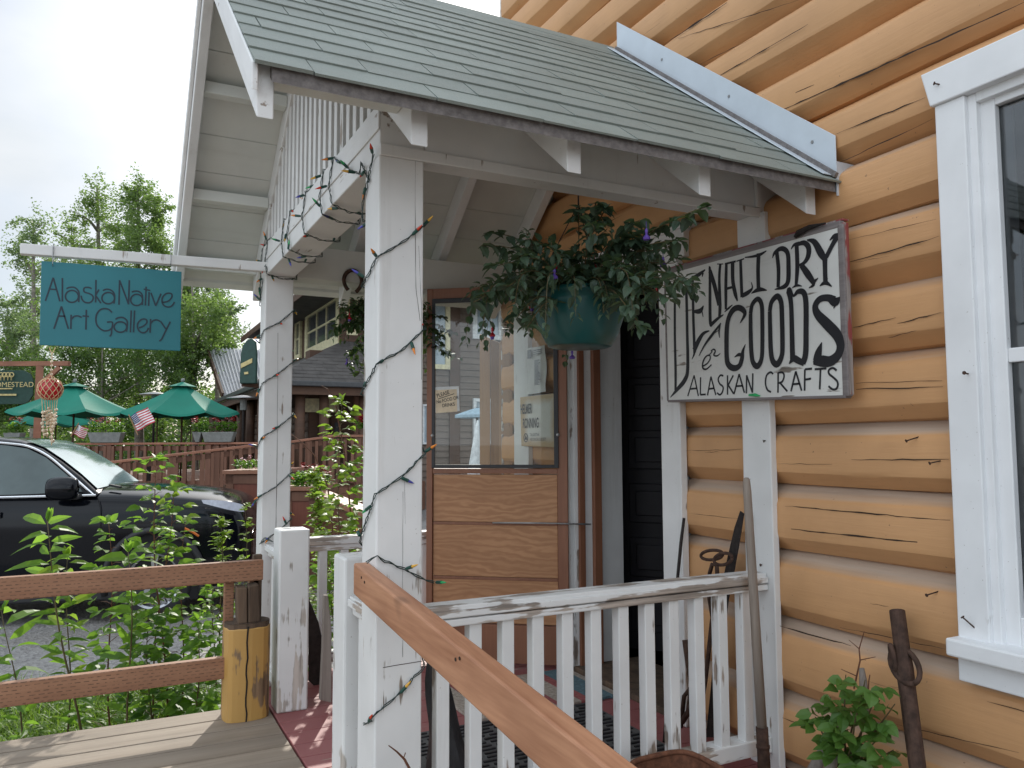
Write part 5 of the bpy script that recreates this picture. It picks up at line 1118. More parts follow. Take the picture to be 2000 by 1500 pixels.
# ================================================================ black car
hr_, hf_ = V((math.cos(YAW), -math.sin(YAW), 0)), V((math.sin(YAW), math.cos(YAW), 0))
nose = hf_*8.15 + hr_*((488-1000)/F*8.15); nose.z = GZ
car = thing('parked_car', 'black car parked on the gravel beyond the deck fence, seen from its front right side', 'car', tuple(nose), -YAW + math.radians(12), local=True); car.scale = (.92, 1, 1)
def loft(secs):
    rows = []
    for (x, hw, zl, zs, zt) in secs:
        zs, zt = zs + .09*min(1, .35+max(0, -x)/.15), zt + .105*min(1, .35+max(0, -x)/.15)
        half = [(.0, zl), (hw-.12, zl), (hw-.02, zl+.12), (hw, zl+.32), (hw, (zl+.32+zs)/2+.08), (hw-.025, zs-.10), (hw-.05, zs-.02), (hw-.16, zs+.02), (hw*.55, zt), (0, zt+.01)]
        full = [(-a, b) for a, b in half] + [(a, b) for a, b in half[::-1][1:-1]]
        rows.append([(x, .98 + a, b) for a, b in full])
    m = MB(); m.grid(rows, 0, True); n = len(rows[0]); b = len(m.v)
    m.f.append(tuple(range(n))); m.f.append(tuple(b-n+i for i in range(n))[::-1]); m.m += [0, 0]; return m
m = loft([(0,.66,.42,.74,.78),(-.03,.78,.34,.86,.90),(-.10,.86,.28,.97,1.0),(-.24,.93,.25,1.04,1.08),(-.5,.965,.25,1.085,1.13),(-.85,.975,.25,1.115,1.17),(-1.35,.98,.25,1.145,1.20),(-1.65,.985,.25,1.15,1.2),(-2.6,.985,.25,1.165,1.2),(-4.3,.975,.26,1.165,1.2),(-4.8,.93,.3,1.15,1.18),(-4.98,.86,.42,1.05,1.08)])
body = m.build('body', M['car_black'], car, smooth=True)
sb = body.modifiers.new('sub', 'SUBSURF'); sb.levels = 1; sb.render_levels = 2
rows = []
for x, zt in ((-1.56,1.26),(-1.76,1.42),(-1.98,1.57),(-2.2,1.70),(-2.42,1.775),(-2.7,1.81),(-3.3,1.81),(-4.0,1.775),(-4.45,1.69),(-4.75,1.48),(-4.9,1.26)):
    B0_ = 1.235
    h = (zt-B0_); wd = lambda z: .945 - .26*(z-B0_)/.58; rows.append([(x, .98-wd(B0_), B0_), (x, .98-wd(B0_+h*.5), B0_+h*.5), (x, .98-wd(zt-.03), zt-.03), (x, .98-wd(zt)+.09, zt), (x, .98, zt+.012), (x, .98+wd(zt)-.09, zt), (x, .98+wd(zt-.03), zt-.03), (x, .98+wd(B0_+h*.5), B0_+h*.5), (x, .98+wd(B0_), B0_)])
m = MB(); m.grid(rows); cab = m.build('cabin', M['car_black'], car, smooth=True)
def sidept(px, py, off=.006):      # picture point on the tilted near side of the cabin
    x = (px-488)/F*8*1.0; z = 1.74 + (866-py)/F*8.0 ; 
    return V((x, .98 - (.945-.26*(z-1.235)/.58) - off, z))
win_ = [(-60,862),(0,868),(38,874),(76,891),(114,918),(140,938),(158,956),(60,959),(-60,961)]
def shrink(P): return [sidept(*p) for p in P]
m = MB(); q = shrink(win_); b = len(m.v); m.v += [tuple(p) for p in q]; m.f.append(tuple(range(len(q)))); m.m.append(0); m.build('window', M['car_glass'], car)
m = MB(); m.add([tuple(sidept(*p)) for p in ((-75,861),(-200,862),(-250,885),(-270,962),(-75,962))], [(0,1,2,3,4)]); m.build('window', M['car_glass'], car)
ch = [(-70,858),(0,864),(40,870),(80,888),(118,915),(146,936),(180,962)]
m = MB(); m.tube(smooth_pts([tuple(sidept(*p, .012)) for p in ch], 4), .012, 6); m.tube([tuple(sidept(*p, .012)) for p in ((185,963),(60,964),(-250,966))], .012, 6); m.build('chrome_trim', M['chrome'], car)
m = MB(); rows = []
for f in [i/8 for i in range(9)]:
    x = -1.585 - .80*f; kn = [(-1.56,1.26),(-1.76,1.42),(-1.98,1.57),(-2.2,1.70),(-2.42,1.775)]
    a_, b_ = next((p, q) for p, q in zip(kn, kn[1:]) if q[0] <= x + 1e-9); z = a_[1] + (b_[1]-a_[1])*(a_[0]-x)/(a_[0]-b_[0]); hw = .945 - .26*(z-1.235)/.58 - .10
    rows.append([(x, .98 + hw*(j_-4)/4, z + .03 - .012*((j_-4)/4)**2) for j_ in range(9)])
m.grid(rows); m.build('windscreen', M['shield_glass'], car, smooth=True)
# crisp upper edge of the bonnet, seams and sill
def bodyline(P, r_=.004, mat='gap', nm='seam', y=-.004):
    m = MB(); m.tube([((px-488)/F*8, .0 + y, 1.74 + (866-py)/F*8) for px, py in P], r_, 5); m.build(nm, M[mat], car)
bodyline([(190,966),(197,990),(199,1060),(200,1130)], .004, y=-.003); bodyline([(-40,966),(-45,1130)], .004, y=-.006)
mr = [(0,0)]
m = MB(); mo = V(((132-488)/F*8, -.14, 1.74+(866-948)/F*8)); rows = []
for k in range(9):
    a = math.pi*k/8; x = math.cos(a); r_ = .05 + .085*math.sin(a)**.5; rows.append([(mo.x + .15*x, mo.y + r_*.75*math.cos(t_), mo.z + r_*.85*math.sin(t_)) for t_ in [2*math.pi*i/14 for i in range(14)]])
m.grid(rows, 0, True); mi_ = m.build('mirror', M['car_black'], car, smooth=True)
m = MB(); m.box(mo.x+.02, mo.x+.14, -.12, .10, mo.z-.11, mo.z-.06); m.build('mirror_foot', M['car_trim'], mi_, bevel=.01)
m = MB(); hx = lambda px: (px-488)/F*8; hzc = lambda py: 1.74 + (866-py)/F*8
m.grid([[(hx(393), -.004+.0, hzc(975)), (hx(415), -.006, hzc(975.5)), (hx(440), .02, hzc(978)), (hx(462), .07, hzc(983)), (hx(474), .14, hzc(988))], [(hx(397), -.004, hzc(982)), (hx(420), -.008, hzc(988)), (hx(445), .012, hzc(995)), (hx(466), .06, hzc(1000)), (hx(477), .13, hzc(1002))]]); m.build('headlight', M['lamp_lens'], car, smooth=True)
m = MB(); m.tube([((361-488)/F*8, -.004, 1.74+(866-1029)/F*8), ((378-488)/F*8, -.006, 1.74+(866-1037)/F*8), ((390-488)/F*8, -.006, 1.74+(866-1045)/F*8)], .013, 6); m.build('side_marker', M['amber'], car)
wx, wz, wr = (304-488)/F*8, .39, .385
for x_, nm in ((wx, 'front'), (wx-2.9, 'rear')):
    m = MB(); arc = []
    for i in range(25): a = math.pi*(-.08+1.16*i/24); arc.append((x_+.50*math.cos(a), -.012, wz+.50*math.sin(a)))
    m.tube(arc, .035, 8); m.build('arch_trim', M['car_trim'], car, smooth=True)
    m = MB(); m.prism([(x_+.49*math.cos(2*math.pi*i/28), -.006, max(.2, wz+.49*math.sin(2*math.pi*i/28))) for i in range(28)], V((0,.12,0))); m.build('arch_lining', M['gap'], car)
    m = MB(); m.lathe([(.27,-.03),(.33,-.035),(.37,-.02),(wr,.0),(wr,.16),(.34,.2)], (x_, .0, wz), 36, 0, (0,1,0)); wl = m.build('wheel', M['tyre'], car, smooth=True)
    m = MB(); m.lathe([(.272,-.02),(.25,-.01),(.24,.06),(.05,.07),(.0,.07)], (x_, 0, wz), 30, 0, (0,1,0))
    for k in range(5):
        a = 2*math.pi*k/5+.3; ca, sa = math.cos(a), math.sin(a)
        for s_ in (-.10, .10): m.beam((x_+.05*ca, -.005, wz+.05*sa), (x_+.25*math.cos(a+s_), -.012, wz+.25*math.sin(a+s_)), .03, .035, (0,1,0))
    m.lathe([(0,-.02),(.06,-.02),(.065,.03)], (x_, 0, wz), 20, 0, (0,1,0)); m.build('rim', M['rim'], wl)
m = MB(); m.box(-4.4, -.75, -.012, .1, .22, .38); m.build('sill', M['car_trim'], car, bevel=.02)
m = MB(); m.box(hx(-12), hx(12), -.04, -.01, hzc(1002), hzc(990)); m.build('door_handle', M['chrome'], car, bevel=.01)
m = MB(); m.lathe([(0,-.002),(.11,-.002),(.11,.0)], (hx(125), -.006, hzc(988)), 20, 0, (0,1,0)); 
m = MB(); m.beam((hx(196), .30, 1.325), (hx(222), .22, 1.305), .03, .02); m.build('wiper', M['car_trim'], car)
# ================================================================ restaurant deck, railings
gx = lambda px, d, z: V((PD(px, 866, d).x, PD(px, 866, d).y, z))
def railrun(name, label, P0, P1, h, npost, spacing, group, capmat='brown_cap', bal=True):
    P0, P1 = V(P0), V(P1); t = thing(name, label, 'deck railing', tuple((P0+P1)/2 - V((0,0,h))), group=group); d = (P1-P0); Ln = V((d.x, d.y, 0)).length; du = V((d.x, d.y, 0)).normalized(); sd_ = V((-du.y, du.x, 0))
    m = MB(); m.beam(P0-du*.06, P1+du*.06, .17, .045); m.build('top_cap', M[capmat], t, bevel=.006)
    m = MB(); m.beam(P0-V((0,0,.10)), P1-V((0,0,.10)), .045, .10).beam(P0-V((0,0,h-.10)), P1-V((0,0,h-.10)), .045, .09); m.build('rail', M['brown_rail'], t, bevel=.004)
    def upright(f, wd, z1, z0, nm, off=0):
        q = P0.lerp(P1, f); m = MB(); m.frame(q - du*wd/2 - sd_*(wd/2-off) + V((0,0,-z0)), du*wd, sd_*wd, V((0,0,z0-z1))); m.build(nm, M['brown_rail'], t)
    for k in range(npost): upright(k/(npost-1), .12, .02, h+.25, 'post')
    n = int(Ln/spacing)
    if bal:
        for k in range(1, n): 
            if n < 100 or k % 2 == 0: upright(k/n, .055, .05, h-.06, 'baluster', -.05)
    return t
A0, A1 = gx(20, 17.2, 1.20), gx(506, 17.2, 1.20)
railrun('deck_railing', 'upper brown deck railing with planters on its cap, behind the ramp railing', A0, A1, .95, 6, .17, 'brown deck railings')
B0, B1 = gx(60, 13.2, .73), gx(505, 14.6, 1.175)
railrun('deck_railing', 'brown ramp railing rising to the right behind the black car', B0, B1, 1.0, 6, .155, 'brown deck railings')
C0, C1 = gx(556, 15.0, 1.20), gx(648, 15.3, 1.33)
railrun('deck_railing', 'brown railing rising between the two white posts, above the red geraniums', C0, C1, .95, 3, .13, 'brown deck railings')
railrun('deck_railing', 'brown railing in front of the lodge door, running level behind the big white post', C1, gx(760, 15.3, 1.33), .95, 3, .13, 'brown deck railings')
m = MB(); a, b = gx(-260, 17.6, 0), gx(800, 17.6, 0); e = hf_*14; m.prism([V((a.x,a.y,.20)), V((b.x,b.y,.20)), V((b.x,b.y,.20))+e, V((a.x,a.y,.20))+e], V((0,0,-.7))); struct(m.build('restaurant_deck', M['brown_rail']))
m = MB(); a, b, c_ = gx(40, 13.6, 0), gx(505, 15.0, 0), gx(505, 17.0, 0); m.prism([V((a.x,a.y,-.10)), V((b.x,b.y,.16)), V((c_.x,c_.y,.16)), V((gx(40,16.5,0).x, gx(40,16.5,0).y, -.10))], V((0,0,-.08))); struct(m.build('ramp', M['brown_rail']))
# big wooden planters at the ramp foot
def woodbox(label, px0, px1, d, z0, z1, dep):
    a, b = gx(px0, d, z0), gx(px1, d, z0); t = thing('wooden_planter', label, 'planter', tuple((a+b)/2)); u = (b-a); m = MB(); m.frame(a, u, hf_*dep, V((0,0,z1-z0))); m.build('box', M['redwood_w'], t, bevel=.01)
    m = MB(); m.frame(a - u.normalized()*.04 - hf_*.04 + V((0,0,z1-z0)), u+u.normalized()*.08, hf_*(dep+.08), V((0,0,.05))); m.build('cap', M['brown_cap2'], t, bevel=.006)
    m = MB(); n = u.length; m.frame(a - hf_*.012 + V((0,0,.02)), u.normalized()*.10, -hf_*.0+hf_*.011, V((0,0,z1-z0-.02))); m.frame(b - u.normalized()*.10 - hf_*.012 + V((0,0,.02)), u.normalized()*.10, hf_*.011, V((0,0,z1-z0-.02))); m.frame(a - hf_*.012 + V((0,0,z1-z0-.12)), u, hf_*.011, V((0,0,.11))); m.build('corner_board', M['brown_rail'], t); return t
M['redwood_w'] = timber('stained planter boards', (.15, .042, .026), (.24, .078, .045), AZ_, 5, .6); M['brown_cap2'] = timber('bright planter cap', (.24, .10, .058), (.36, .17, .10), AX, 5, .55)
woodbox('tall red brown wooden planter left of the far white post', 443, 540, 10.2, GZ, .80, 1.2)
woodbox('red brown wooden planter holding the red geraniums', 556, 622, 9.6, GZ, .62, .9)
a, b = gx(622, 9.6, .60), gx(745, 8.2, .42); t = thing('deck_railing', 'low red brown wall with bright cap running right from the geranium planter', 'deck railing', tuple((a+b)/2), group='brown deck railings'); m = MB(); m.beam(a, b, .22, .06); m.build('top_cap', M['brown_cap2'], t, bevel=.006); m = MB(); m.beam(a-V((0,0,.14)), b-V((0,0,.14)), .06, .16); m.build('rail', M['brown_rail'], t)
for k in range(14): q = a.lerp(b, (k+.5)/14); m = MB(); m.box(q.x-.03, q.x+.03, q.y-.03, q.y+.03, GZ+.1, q.z-.15); m.build('baluster', M['brown_rail'], t)
def flowers(t, o, wd, dp, h, n, col, leafmat='leaf_dark', fr=.035, nf=8, Lf=.07):
    lf = MB()
    for k in range(n):
        p = o + hr_*U(-wd/2, wd/2) + hf_*U(-dp/2, dp/2) + V((0,0,U(0,h*.7))); leaf(lf, p, rdir(U(.2,1.4)), V((U(-.5,.5),U(-.5,.5),1)), Lf*U(.7,1.2), Lf*.6, .3)
    lf.build('foliage', M[leafmat], t)
    for k in range(nf):
        p = o + hr_*U(-wd/2, wd/2) + hf_*U(-dp/2, 0) + V((0,0,h*U(.7,1.1))); m = MB()
        for j_ in range(14):
            q = p + V((U(-1,1), U(-1,1), U(-.7,.7)))*fr; leaf(m, q, rdir(.5), V((0,0,1)), fr*.9, fr*.8, .2)
        m.build('flower', M[col], t)
def flowerclump(name, label, px, d, z, wd, h, n, col, nf, fr=.05, Lf=.08):
    o = gx(px, d, z); t = thing(name, label, 'flowers', tuple(o)); flowers(t, o, wd, .3, h, n, col, 'leaf_dark', fr, nf, Lf); return t
flowerclump('geranium', 'red geraniums in the red brown planter between the white posts', 606, 9.7, .66, .46, .24, 300, 'petal_red', 4, .055, .075)
flowerclump('petunia', 'white and pink petunias on the tall planter beside the far white post', 492, 10.3, .86, .40, .15, 220, 'pink', 5, .026, .055)
# grey planter troughs on the upper railing
for px0, px1, lab, nf in ((174,240,'grey trough of red geraniums on the upper deck rail under the left umbrella', 6), (396,459,'grey trough of pale leaves and red geraniums on the upper deck rail near the lodge', 5), (10,44,'grey trough of red geraniums at the left edge behind the car roof', 4), (378,396,'small grey trough with a red geranium just left of the long trough near the lodge', 3)):
    a, b = gx(px0, 17.15, 1.225), gx(px1, 17.15, 1.225); t = thing('planter_trough', lab, 'planter', tuple((a+b)/2), group='planter troughs on the deck railing'); u = b-a; m = MB(); s_ = u.normalized()*.06
    m.hexa([a+s_-hf_*.07, b-s_-hf_*.07, b-s_+hf_*.10, a+s_+hf_*.10, a-hf_*.10+V((0,0,.22)), b-hf_*.10+V((0,0,.22)), b+hf_*.13+V((0,0,.22)), a+hf_*.13+V((0,0,.22))]); m.build('trough', M['trough'], t, bevel=.012)
    flowers(t, (a+b)/2+V((0,0,.22)), u.length*1.05, .25, .28, int(300*u.length+60), 'petal_red', 'leaf_dark', .05, nf, .08)
flowerclump('geranium', 'red flowers beside the right white post above the level brown railing', 712, 15.2, 1.45, .3, .22, 160, 'petal_red', 6, .06, .08)
# umbrellas
def umbrella(label, px, ytop, yrim, half, d, seed, rot):
    random.seed(seed); zt_, zr_ = 1.188+(866-ytop)/F*d, 1.188+(866-yrim)/F*d; R_ = half/F*d; o = gx(px, d, 0); t = thing('patio_umbrella', label, 'umbrella', (o.x, o.y, .2), group='green patio umbrellas')
    m = MB(); rows = []; nS = 8; per = 6; hgt = zt_-.06-zr_
    for f in (0.02, .12, .3, .5, .7, .86, 1.0, 1.04):
        r = []
        for k in range(nS*per):
            a = 2*math.pi*k/(nS*per)+rot; s_ = (k % per)/per; sag = math.sin(math.pi*s_); rr = R_*f*(math.cos(math.pi/nS)/math.cos((s_-.5)*2*math.pi/nS))*(1.03)
            z = zr_ + hgt*max(0,1-f)**1.05 - .05*hgt*math.sin(math.pi*min(f,1)) - sag*f*f*(.15 if f <= 1 else .13)*hgt + (-.06 if f > 1 else 0)
            r.append((o.x+rr*math.cos(a), o.y+rr*math.sin(a), z))
        rows.append(r)
    m.grid(rows, 0, True); cn = m.build('canopy', M['canvas'], t)
    for p in cn.data.polygons: p.use_smooth = True
    sd_ = cn.modifiers.new('edge', 'EDGE_SPLIT'); sd_.split_angle = math.radians(14)
    m = MB(); rows = []
    for f in (.01, .26):
        rows.append([(o.x+R_*f*math.cos(2*math.pi*k/8+rot), o.y+R_*f*math.sin(2*math.pi*k/8+rot), zt_ - .035 - hgt*f*.86 + (.035 if f > .1 else 0)) for k in range(8)])
    m.grid(rows, 0, True); m.build('vent_cap', M['canvas'], t)
    m = MB(); m.tube([(o.x, o.y, .2), (o.x, o.y, zt_-.05)], .024, 10); m.build('pole', M['log_dark'], t, smooth=True)
    m = MB(); m.lathe([(0,-.06),(.03,-.05),(.05,.0),(.03,.045),(0,.05)], (o.x, o.y, zt_), 12); m.build('finial', M['trough'], t, smooth=True)
    m = MB()
    for k in range(8):
        a = 2*math.pi*k/8+rot; m.tube([(o.x, o.y, zr_+.02), (o.x+R_*.5*math.cos(a), o.y+R_*.5*math.sin(a), zr_+hgt*.42)], .009, 5)
    m.build('rib', M['log_dark'], t)
    m = MB(); m.lathe([(0,.06),(.06,.06),(.28,.03),(.30,0),(0,0)], (o.x, o.y, .2), 20); m.build('foot', M['iron'], t)
umbrella('left green patio umbrella partly behind the red net float', 142, 741, 800, 108, 19, 1, .2)
umbrella('right green patio umbrella beside the lodge roof', 354, 741, 803, 107, 19.3, 2, .28)
umbrella('lower green umbrella half hidden behind the left umbrella, near the car roof', 108, 779, 822, 72, 27, 3, .1)
umbrella('green umbrella peeking out left of and behind the right umbrella', 306, 770, 806, 62, 28, 4, .3)
umbrella('small distant green umbrella under the right umbrella', 372, 778, 808, 46, 35, 5, .15)
random.seed(91)
# flags
def flag(label, px, py, d, W_, H_, tiltv):
    o = PD(px, py, d); t = thing('flag', label, 'flag', tuple(o), group='striped flags on the deck'); m = MB(); ux = hr_*math.cos(tiltv) + V((0,0,1))*math.sin(tiltv); uz = -hr_*math.sin(tiltv) + V((0,0,1))*math.cos(tiltv)
    P = lambda u, v: o + ux*u*W_ + uz*v*H_ + hf_*.035*math.sin(u*7+v*2)
    for k in range(13):
        for i in range(10):
            u0, u1, v0, v1 = i/10, (i+1)/10, k/13, (k+1)/13; canton = k >= 6 and i < 4
            m.add([P(u0,v0), P(u1,v0), P(u1,v1), P(u0,v1)], [(0,1,2,3)], 2 if canton else (0 if k % 2 == 0 else 1))
    for r in range(5):
        for q in range(5):
            c_ = P(.03+.08*q+.02, .51+.095*r+.03) - hf_*.006; m.add([c_+ux*-.012, c_+uz*-.012, c_+ux*.012, c_+uz*.012], [(0,1,2,3)], 1)
    m.build('cloth', [M['flag_red'], M['flag_white'], M['flag_blue']], t)
    m = MB(); m.tube([P(-.02,-.25)-hf_*.02, P(-.02,1.12)-hf_*.02], .012, 6); m.build('staff', M['plank'], t)
flag('striped flag hanging at a slant on the deck rail between the two umbrellas', 268, 842, 17.0, .42, .36, math.radians(28))
flag('smaller striped flag on the deck below the left umbrella', 143, 848, 17.4, .25, .24, math.radians(-25))
# patio heaters
for px, py, d, lab in ((299, 768, 20.5, 'silver patio heater showing its round hood left of the right umbrella'), (474, 776, 18.0, 'silver patio heater hood under the lodge eave by the white post')):
    o = gx(px, d, .2); zt_ = 1.188+(866-py)/F*d; t = thing('patio_heater', lab, 'patio heater', tuple(o), group='patio heaters on the deck'); m = MB(); m.lathe([(0,.06),(.08,.055),(.36,0),(.38,-.02),(.06,-.01)], (o.x, o.y, zt_), 24); m.build('hood', M['steel'], t, smooth=True)
    m = MB(); m.tube([(o.x,o.y,.2),(o.x,o.y,zt_-.25)], .03, 10); m.build('pole', M['iron'], t); m = MB(); m.tube([(o.x,o.y,zt_-.28),(o.x,o.y,zt_-.03)], .075, 12); m.build('burner', M['trough'], t); m = MB(); m.lathe([(0,.5),(.18,.46),(.2,0),(0,0)], o, 16); m.build('gas_base', M['iron'], t)
# post sign with dark green board
o = gx(72, 22, 0); t = thing('sign_post', 'brown timber sign post with cross beam and brace behind the left umbrella', 'sign post', tuple(gx(72,22,GZ))); zb_ = lambda y, d=22: 1.188+(866-y)/F*d
m = MB(); m.box(o.x-.09, o.x+.09, o.y-.09, o.y+.09, GZ, zb_(712)); m.build('post', M['brown_cap'], t)
m = MB(); m.beam(gx(-60,22,zb_(707)), gx(130,22,zb_(707)), .14, .13); m.build('cross_beam', M['brown_cap'], t)
m = MB(); m.beam(gx(75,22,zb_(748)), gx(112,22,zb_(714)), .1, .11); m.build('brace', M['brown_cap'], t)
t = thing('garden_sign', 'dark green sign board with cream lettering hanging from the brown post at the left edge', 'sign', tuple(gx(20,21.9,zb_(755)))); m = MB()
q = [(-62,727),(-55,721),(40,721),(54,728),(60,742),(60,770),(52,783),(40,787),(-62,787)]; m.prism([gx(x,21.85,zb_(y)) for x, y in q][::-1], hf_*.05); m.build('board', M['sign_green'], t, bevel=.01)
n_ = -hf_; text('HOMESTEAD', gx(-24, 21.8, zb_(754)), hr_, V((0,0,1)), .20, M['gold'], t, 1.05, .03, n_); 
m = MB(); m.beam(gx(-10,21.8,zb_(757)), gx(20,21.8,zb_(757)), .01, .03); m.build('underline', M['gold'], t)
m = MB(); m.beam(gx(-10,21.8,zb_(769)), gx(28,21.8,zb_(769)), .01, .05); m.build('small_line', M['gold'], t); m = MB()
for k in range(4): x = -4+7*k; m.beam(gx(x,21.8,zb_(741)), gx(x,21.8,zb_(731)), .01, .04, hf_); m.lathe([(.05,0),(.075,0),(.075,.01),(.05,.01)], gx(x,21.8,zb_(730)), 10, 0, -hf_)
m.build('emblem', M['gold'], t)
# ================================================================ lodge
cn = PD(672, 700, 20); Cx, Cy = cn.x, cn.y
lo = thing('lodge', 'large brown timber lodge with cream framed windows and a low shingled porch roof', 'building', (Cx+4, Cy+3, GZ))
zL = lambda py, d=20: 1.188+(866-py)/F*d
m = MB(); m.box(Cx, Cx+13, Cy, Cy+9, GZ, 5.2); lw = m.build('wall', M['log_dark'], lo)
m = MB(); z = 2.3                                             # lapped boards on the front wall
while z < 5.2:
    m.hexa([(Cx+.75, Cy-.055, z), (Cx+13, Cy-.055, z), (Cx+13, Cy-.002, z), (Cx+.75, Cy-.002, z), (Cx+.75, Cy-.02, z+.165), (Cx+13, Cy-.02, z+.165), (Cx+13, Cy-.002, z+.165), (Cx+.75, Cy-.002, z+.165)]); z += .17
z = GZ
XSd = PY(803, 800, Cy).x
while z < 2.3:
    m.hexa([(XSd, Cy-.055, z), (Cx+13, Cy-.055, z), (Cx+13, Cy-.002, z), (XSd, Cy-.002, z), (XSd, Cy-.02, z+.165), (Cx+13, Cy-.02, z+.165), (Cx+13, Cy-.002, z+.165), (XSd, Cy-.002, z+.165)]); z += .17
m.build('siding', M['siding'], lo)
def lwin(name, x0, x1, z0, z1, axis, c, nx, nz, fmat, gmat, fw_=.14):
    t_ = MB(); s_ = -1
    def bx(m, a, b, z0_, z1_, o0, o1):
        if axis == 'Y': m.box(a, b, c-o1, c-o0, z0_, z1_)
        else: m.box(c-o1, c-o0, a, b, z0_, z1_)
    bx(t_, x0, x1, z0, z0+fw_, 0, .09); bx(t_, x0, x1, z1-fw_, z1, 0, .09); bx(t_, x0, x0+fw_, z0+fw_, z1-fw_, 0, .09); bx(t_, x1-fw_, x1, z0+fw_, z1-fw_, 0, .09); f_ = t_.build('window', M[fmat], lo, bevel=.01)
    t_ = MB(); bx(t_, x0+fw_, x1-fw_, z0+fw_, z1-fw_, .02, .04); t_.build('pane', M[gmat], f_)
    t_ = MB()
    for k in range(1, nx): a = x0+fw_+(x1-x0-2*fw_)*k/nx; bx(t_, a-.022, a+.022, z0+fw_, z1-fw_, .041, .07)
    for k in range(1, nz): a = z0+fw_+(z1-z0-2*fw_)*k/nz; bx(t_, x0+fw_, x1-fw_, a-.025, a+.025, .041, .068)
    if nx*nz > 1: t_.build('muntin', M[fmat], f_)
    return f_
ya, yb = PX(667, 640, Cx).y, PX(601, 640, Cx).y; za, zb2 = PX(667, 664, Cx).z, PX(667, 578, Cx).z
lwin('window', ya, yb, za-.12, zb2+.2, 'X', Cx, 3, 2, 'cream', 'glass_dark', .27)
ya, yb = PX(591, 640, Cx).y, PX(581, 640, Cx).y; lwin('window', ya, yb, za-.02, zb2+.1, 'X', Cx, 1, 2, 'cream', 'glass_dark', .14)
def PYr(px, py, y=None): return PY(px, py, Cy if y is None else y)
x0, x1 = PYr(676, 600).x, PYr(690, 600).x; lwin('window', x0, x1+.1, PYr(680,655).z, PYr(680,575).z, 'Y', Cy, 1, 2, 'cream', 'glass_dark', .08)
x0, x1 = PYr(838, 600).x, PYr(876, 600).x; lwin('window', x0, x1, PYr(860,722).z, PYr(860,582).z, 'Y', Cy-.05, 1, 2, 'cream', 'glass_sky', .13)
x0, x1 = PYr(920, 600).x, PYr(978, 600).x; lwin('window', x0, x1, PYr(950,664).z, PYr(950,588).z, 'Y', Cy-.05, 3, 1, 'sage', 'glass_sky', .13)
x0, x1 = PYr(921, 800).x, PYr(975, 800).x; lwin('window', x0, x1, PYr(950,868).z, PYr(950,779).z, 'Y', Cy-.05, 2, 1, 'sage', 'glass_sky', .09)
x0, x1 = PYr(822, 800).x, PYr(834, 800).x; lwin('window', x0, x1, PYr(828,868).z, PYr(828,790).z, 'Y', Cy-.05, 1, 1, 'sage', 'glass_sky', .05)
for px0, px1 in ((876, 896),):
    x0, x1 = PYr(px0, 700).x, PYr(px1, 700).x; m = MB(); m.box(x0, x1, Cy-.10, Cy-.001, GZ, 5.2); m.build('corner_board', M['log_dark'], lo)
m = MB(); m.box(Cx-.12, Cx+.75, Cy-.06, Cy-.001, 2.3, 5.2).box(Cx-.06, Cx-.001, Cy, Cy+.3, 2.3, 5.2); m.build('corner_board', M['log_dark'], lo)
m = MB(); ov = 1.1; zr_ = 4.95                                # upper roof with deep eaves
m.prism([(Cx-ov, Cy-ov, zr_), (Cx-ov, Cy+9.8, zr_), (Cx+6.5, Cy+9.8, zr_+5.2), (Cx+14, Cy+9.8, zr_), (Cx+14, Cy-ov, zr_), (Cx+6.5, Cy-ov, zr_+5.2)][:0] or [(Cx-ov, Cy-ov, zr_), (Cx+14, Cy-ov, zr_), (Cx+6.5, Cy-ov, zr_+4.4)], V((0, 10.9, 0))); m.build('roof', M['roof_grey'], lo)
m = MB(); m.box(Cx-ov-.02, Cx-ov+.02, Cy-ov-.03, Cy+9.8, zr_-.16, zr_+.02).box(Cx-ov, Cx+14, Cy-ov-.06, Cy-ov-.012, zr_-.16, zr_+.02); m.build('fascia', M['log_dark'], lo)
# low porch roof wrapping the corner
ex0, ey0, ez = 3.05, 17.7, 2.55
EXR = PY(800, 738, 17.7).x
EXL, EYB = ex0, ey0
wz1 = PX(667, 666, Cx).z - .02
m = MB(); m.add([(EXL, EYB, ez), (EXR, EYB, ez), (EXR, Cy-.02, wz1), (Cx-.02, Cy-.02, wz1), (Cx-.02, Cy+9, wz1), (EXL, Cy+9, ez)], [(0,1,2,3), (0,3,4,5)])
nsh = 13
for k in range(nsh):                                         # raised shingle courses
    f0, f1 = k/nsh, (k+1.15)/nsh; g0 = 1-f0; 
    def at2(f): return (EXL+(Cx-EXL)*f, EYB+(Cy-EYB)*f, ez+(wz1-ez)*f)
    a0, a1 = at2(f0), at2(min(f1,1)); h = .02
    x = a0[0]
    while x < EXR:
        w_ = U(.25,.4); x2 = min(x+w_, EXR); h = U(.015,.03); xs0 = max(x, a1[0]) if x < a1[0] else x
        m.add([(x, a0[1], a0[2]+h), (x2-.01, a0[1], a0[2]+h), (max(x2-.01, a1[0]), a1[1], a1[2]+.004), (max(x, a1[0]), a1[1], a1[2]+.004), (x, a0[1], a0[2]), (x2-.01, a0[1], a0[2])], [(0,1,2,3), (4,5,1,0)]); x = x2
m.build('porch_roof', M['roof_grey'], lo)
m = MB(); m.box(EXL-.1, EXR, EYB-.11, EYB, ez-.10, ez+.02).box(EXL-.11, EXL, EYB, Cy+9, ez-.10, ez+.02); m.build('gutter', M['gutter'], lo, bevel=.02)
m = MB(); m.box(EXL, EXR, EYB+.001, EYB+.06, ez-.28, ez-.101).box(EXL+.001, EXL+.06, EYB+.06, Cy+9, ez-.28, ez-.101).box(EXL+.06, EXR, EYB+.06, Cy-.06, ez-.14, ez-.105); m.build('porch_fascia', M['log_dark'], lo)
